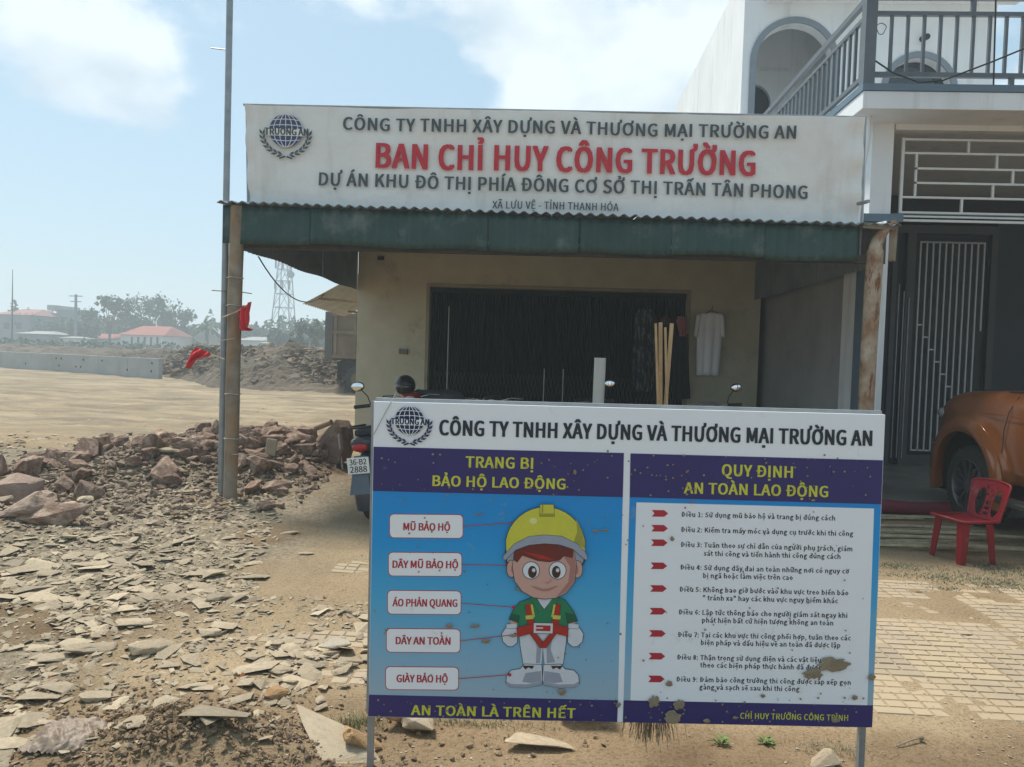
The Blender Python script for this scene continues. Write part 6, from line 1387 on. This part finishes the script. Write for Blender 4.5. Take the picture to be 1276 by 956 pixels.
tree('bushy tree right of the pale green clump', 412, 432, 405, 40, 100, 'round', 10, 1.3)
tree('dark low tree behind the long grey shed', 228, 430, 402, 50, 130, 'round', 11, 1.3)
tree('dark low tree at the far left edge beyond the mast', 4, 430, 392, 40, 128, 'round', 12, 1.3)
def palm(label, px, ytop, Y, seed):
    rg = random.Random(seed); b = at(px, 425, Y); zt_ = at(px, ytop, Y).z; t = thing('palm_tree', label, 'palm tree', (b.x, Y, 0)); tp_ = zt_-1.2
    MB().tube([(0, 0, 0), (.1, 0, tp_*.5), (0, 0, tp_)], [.22, .15, .13], 8).build('trunk', bark, t)
    f_ = MB()
    for k in range(16):
        a = 2*pi*k/16; up = rg.uniform(.2, 1.5); L_ = 2.6; pr_p = None
        for j in range(9):
            s_ = j/8; p = Vector((cos(a)*L_*s_*.85, sin(a)*L_*s_*.85, tp_+up*s_*1.6-2.2*s_*s_)); 
            if pr_p is not None:
                sd_ = Vector((-sin(a), cos(a), 0))*.42*(1-s_*.7); dn = Vector((0, 0, -.22)); f_.add([pr_p, p, p+sd_+dn, pr_p+sd_+dn], [(0, 1, 2, 3)]); f_.add([pr_p, p, p-sd_+dn, pr_p-sd_+dn], [(0, 1, 2, 3)])
            pr_p = p
    f_.build('crown', leaf_ms[1], t, fix=False)
palm('palm tree above the red gabled house left of the post', 258, 398, 105, 1); palm('palm tree showing over the low trees right of the post', 304, 402, 125, 2)
# thicket closing the horizon
rgt = random.Random(60); lf = MB()
for k in range(42000):
    px = rgt.uniform(-250, 470); Y = rgt.uniform(118, 150); b = at(px, 425, Y); hmx = 5.6+2.2*fbm(px*.02, Y*.03, 5)+1.6*fbm(px*.09, 0, 9); p = Vector((b.x, Y, rgt.random()**.7*hmx)); s_ = rgt.uniform(.15, .42)
    u_ = Vector((rgt.gauss(0, 1), rgt.gauss(0, 1), rgt.gauss(0, 1))).normalized(); v_ = u_.orthogonal().normalized(); lf.add([p-u_*s_, p+v_*s_*.6, p+u_*s_, p-v_*s_*.6], [(0, 1, 2, 3)])
o = lf.build('far_thicket', leaf_ms[0], fix=False); tag(o, 'dark far-off thicket of shrubs closing the horizon behind the village', 'thicket', kind='stuff')
lf = MB()
for k in range(5000):
    px = rgt.uniform(-200, 330); Y = rgt.uniform(84, 96); b = at(px, 425, Y); p = Vector((b.x, Y, rgt.random()*(1.9+.7*fbm(px*.05, 1, 5)))); s_ = rgt.uniform(.12, .3)
    u_ = Vector((rgt.gauss(0, 1), rgt.gauss(0, 1), rgt.gauss(0, 1))).normalized(); v_ = u_.orthogonal().normalized(); lf.add([p-u_*s_, p+v_*s_*.6, p+u_*s_, p-v_*s_*.6], [(0, 1, 2, 3)])
o = lf.build('scrub', leaf_ms[0], fix=False); tag(o, 'low dark scrub in front of the village houses', 'scrub', kind='stuff')

# ------------------------------------------------------------ hazy air
hz = MB().b2((-420, -60, -1.5), (420, 620, 26)).build('haze', M('ground', (.4, .3, .2)) if False else bpy.data.materials.new('hazy air'))
m = hz.data.materials[0]; m.use_nodes = True; m.node_tree.nodes.clear(); o_ = m.node_tree.nodes.new('ShaderNodeOutputMaterial'); v_ = m.node_tree.nodes.new('ShaderNodeVolumePrincipled')
v_.inputs['Color'].default_value = (.80, .91, .97, 1); v_.inputs['Density'].default_value = .0034; v_.inputs['Anisotropy'].default_value = .15
m.node_tree.links.new(v_.outputs[0], o_.inputs['Volume']); tag(hz, 'pale humid haze filling the air over the plot', 'haze', kind='stuff')
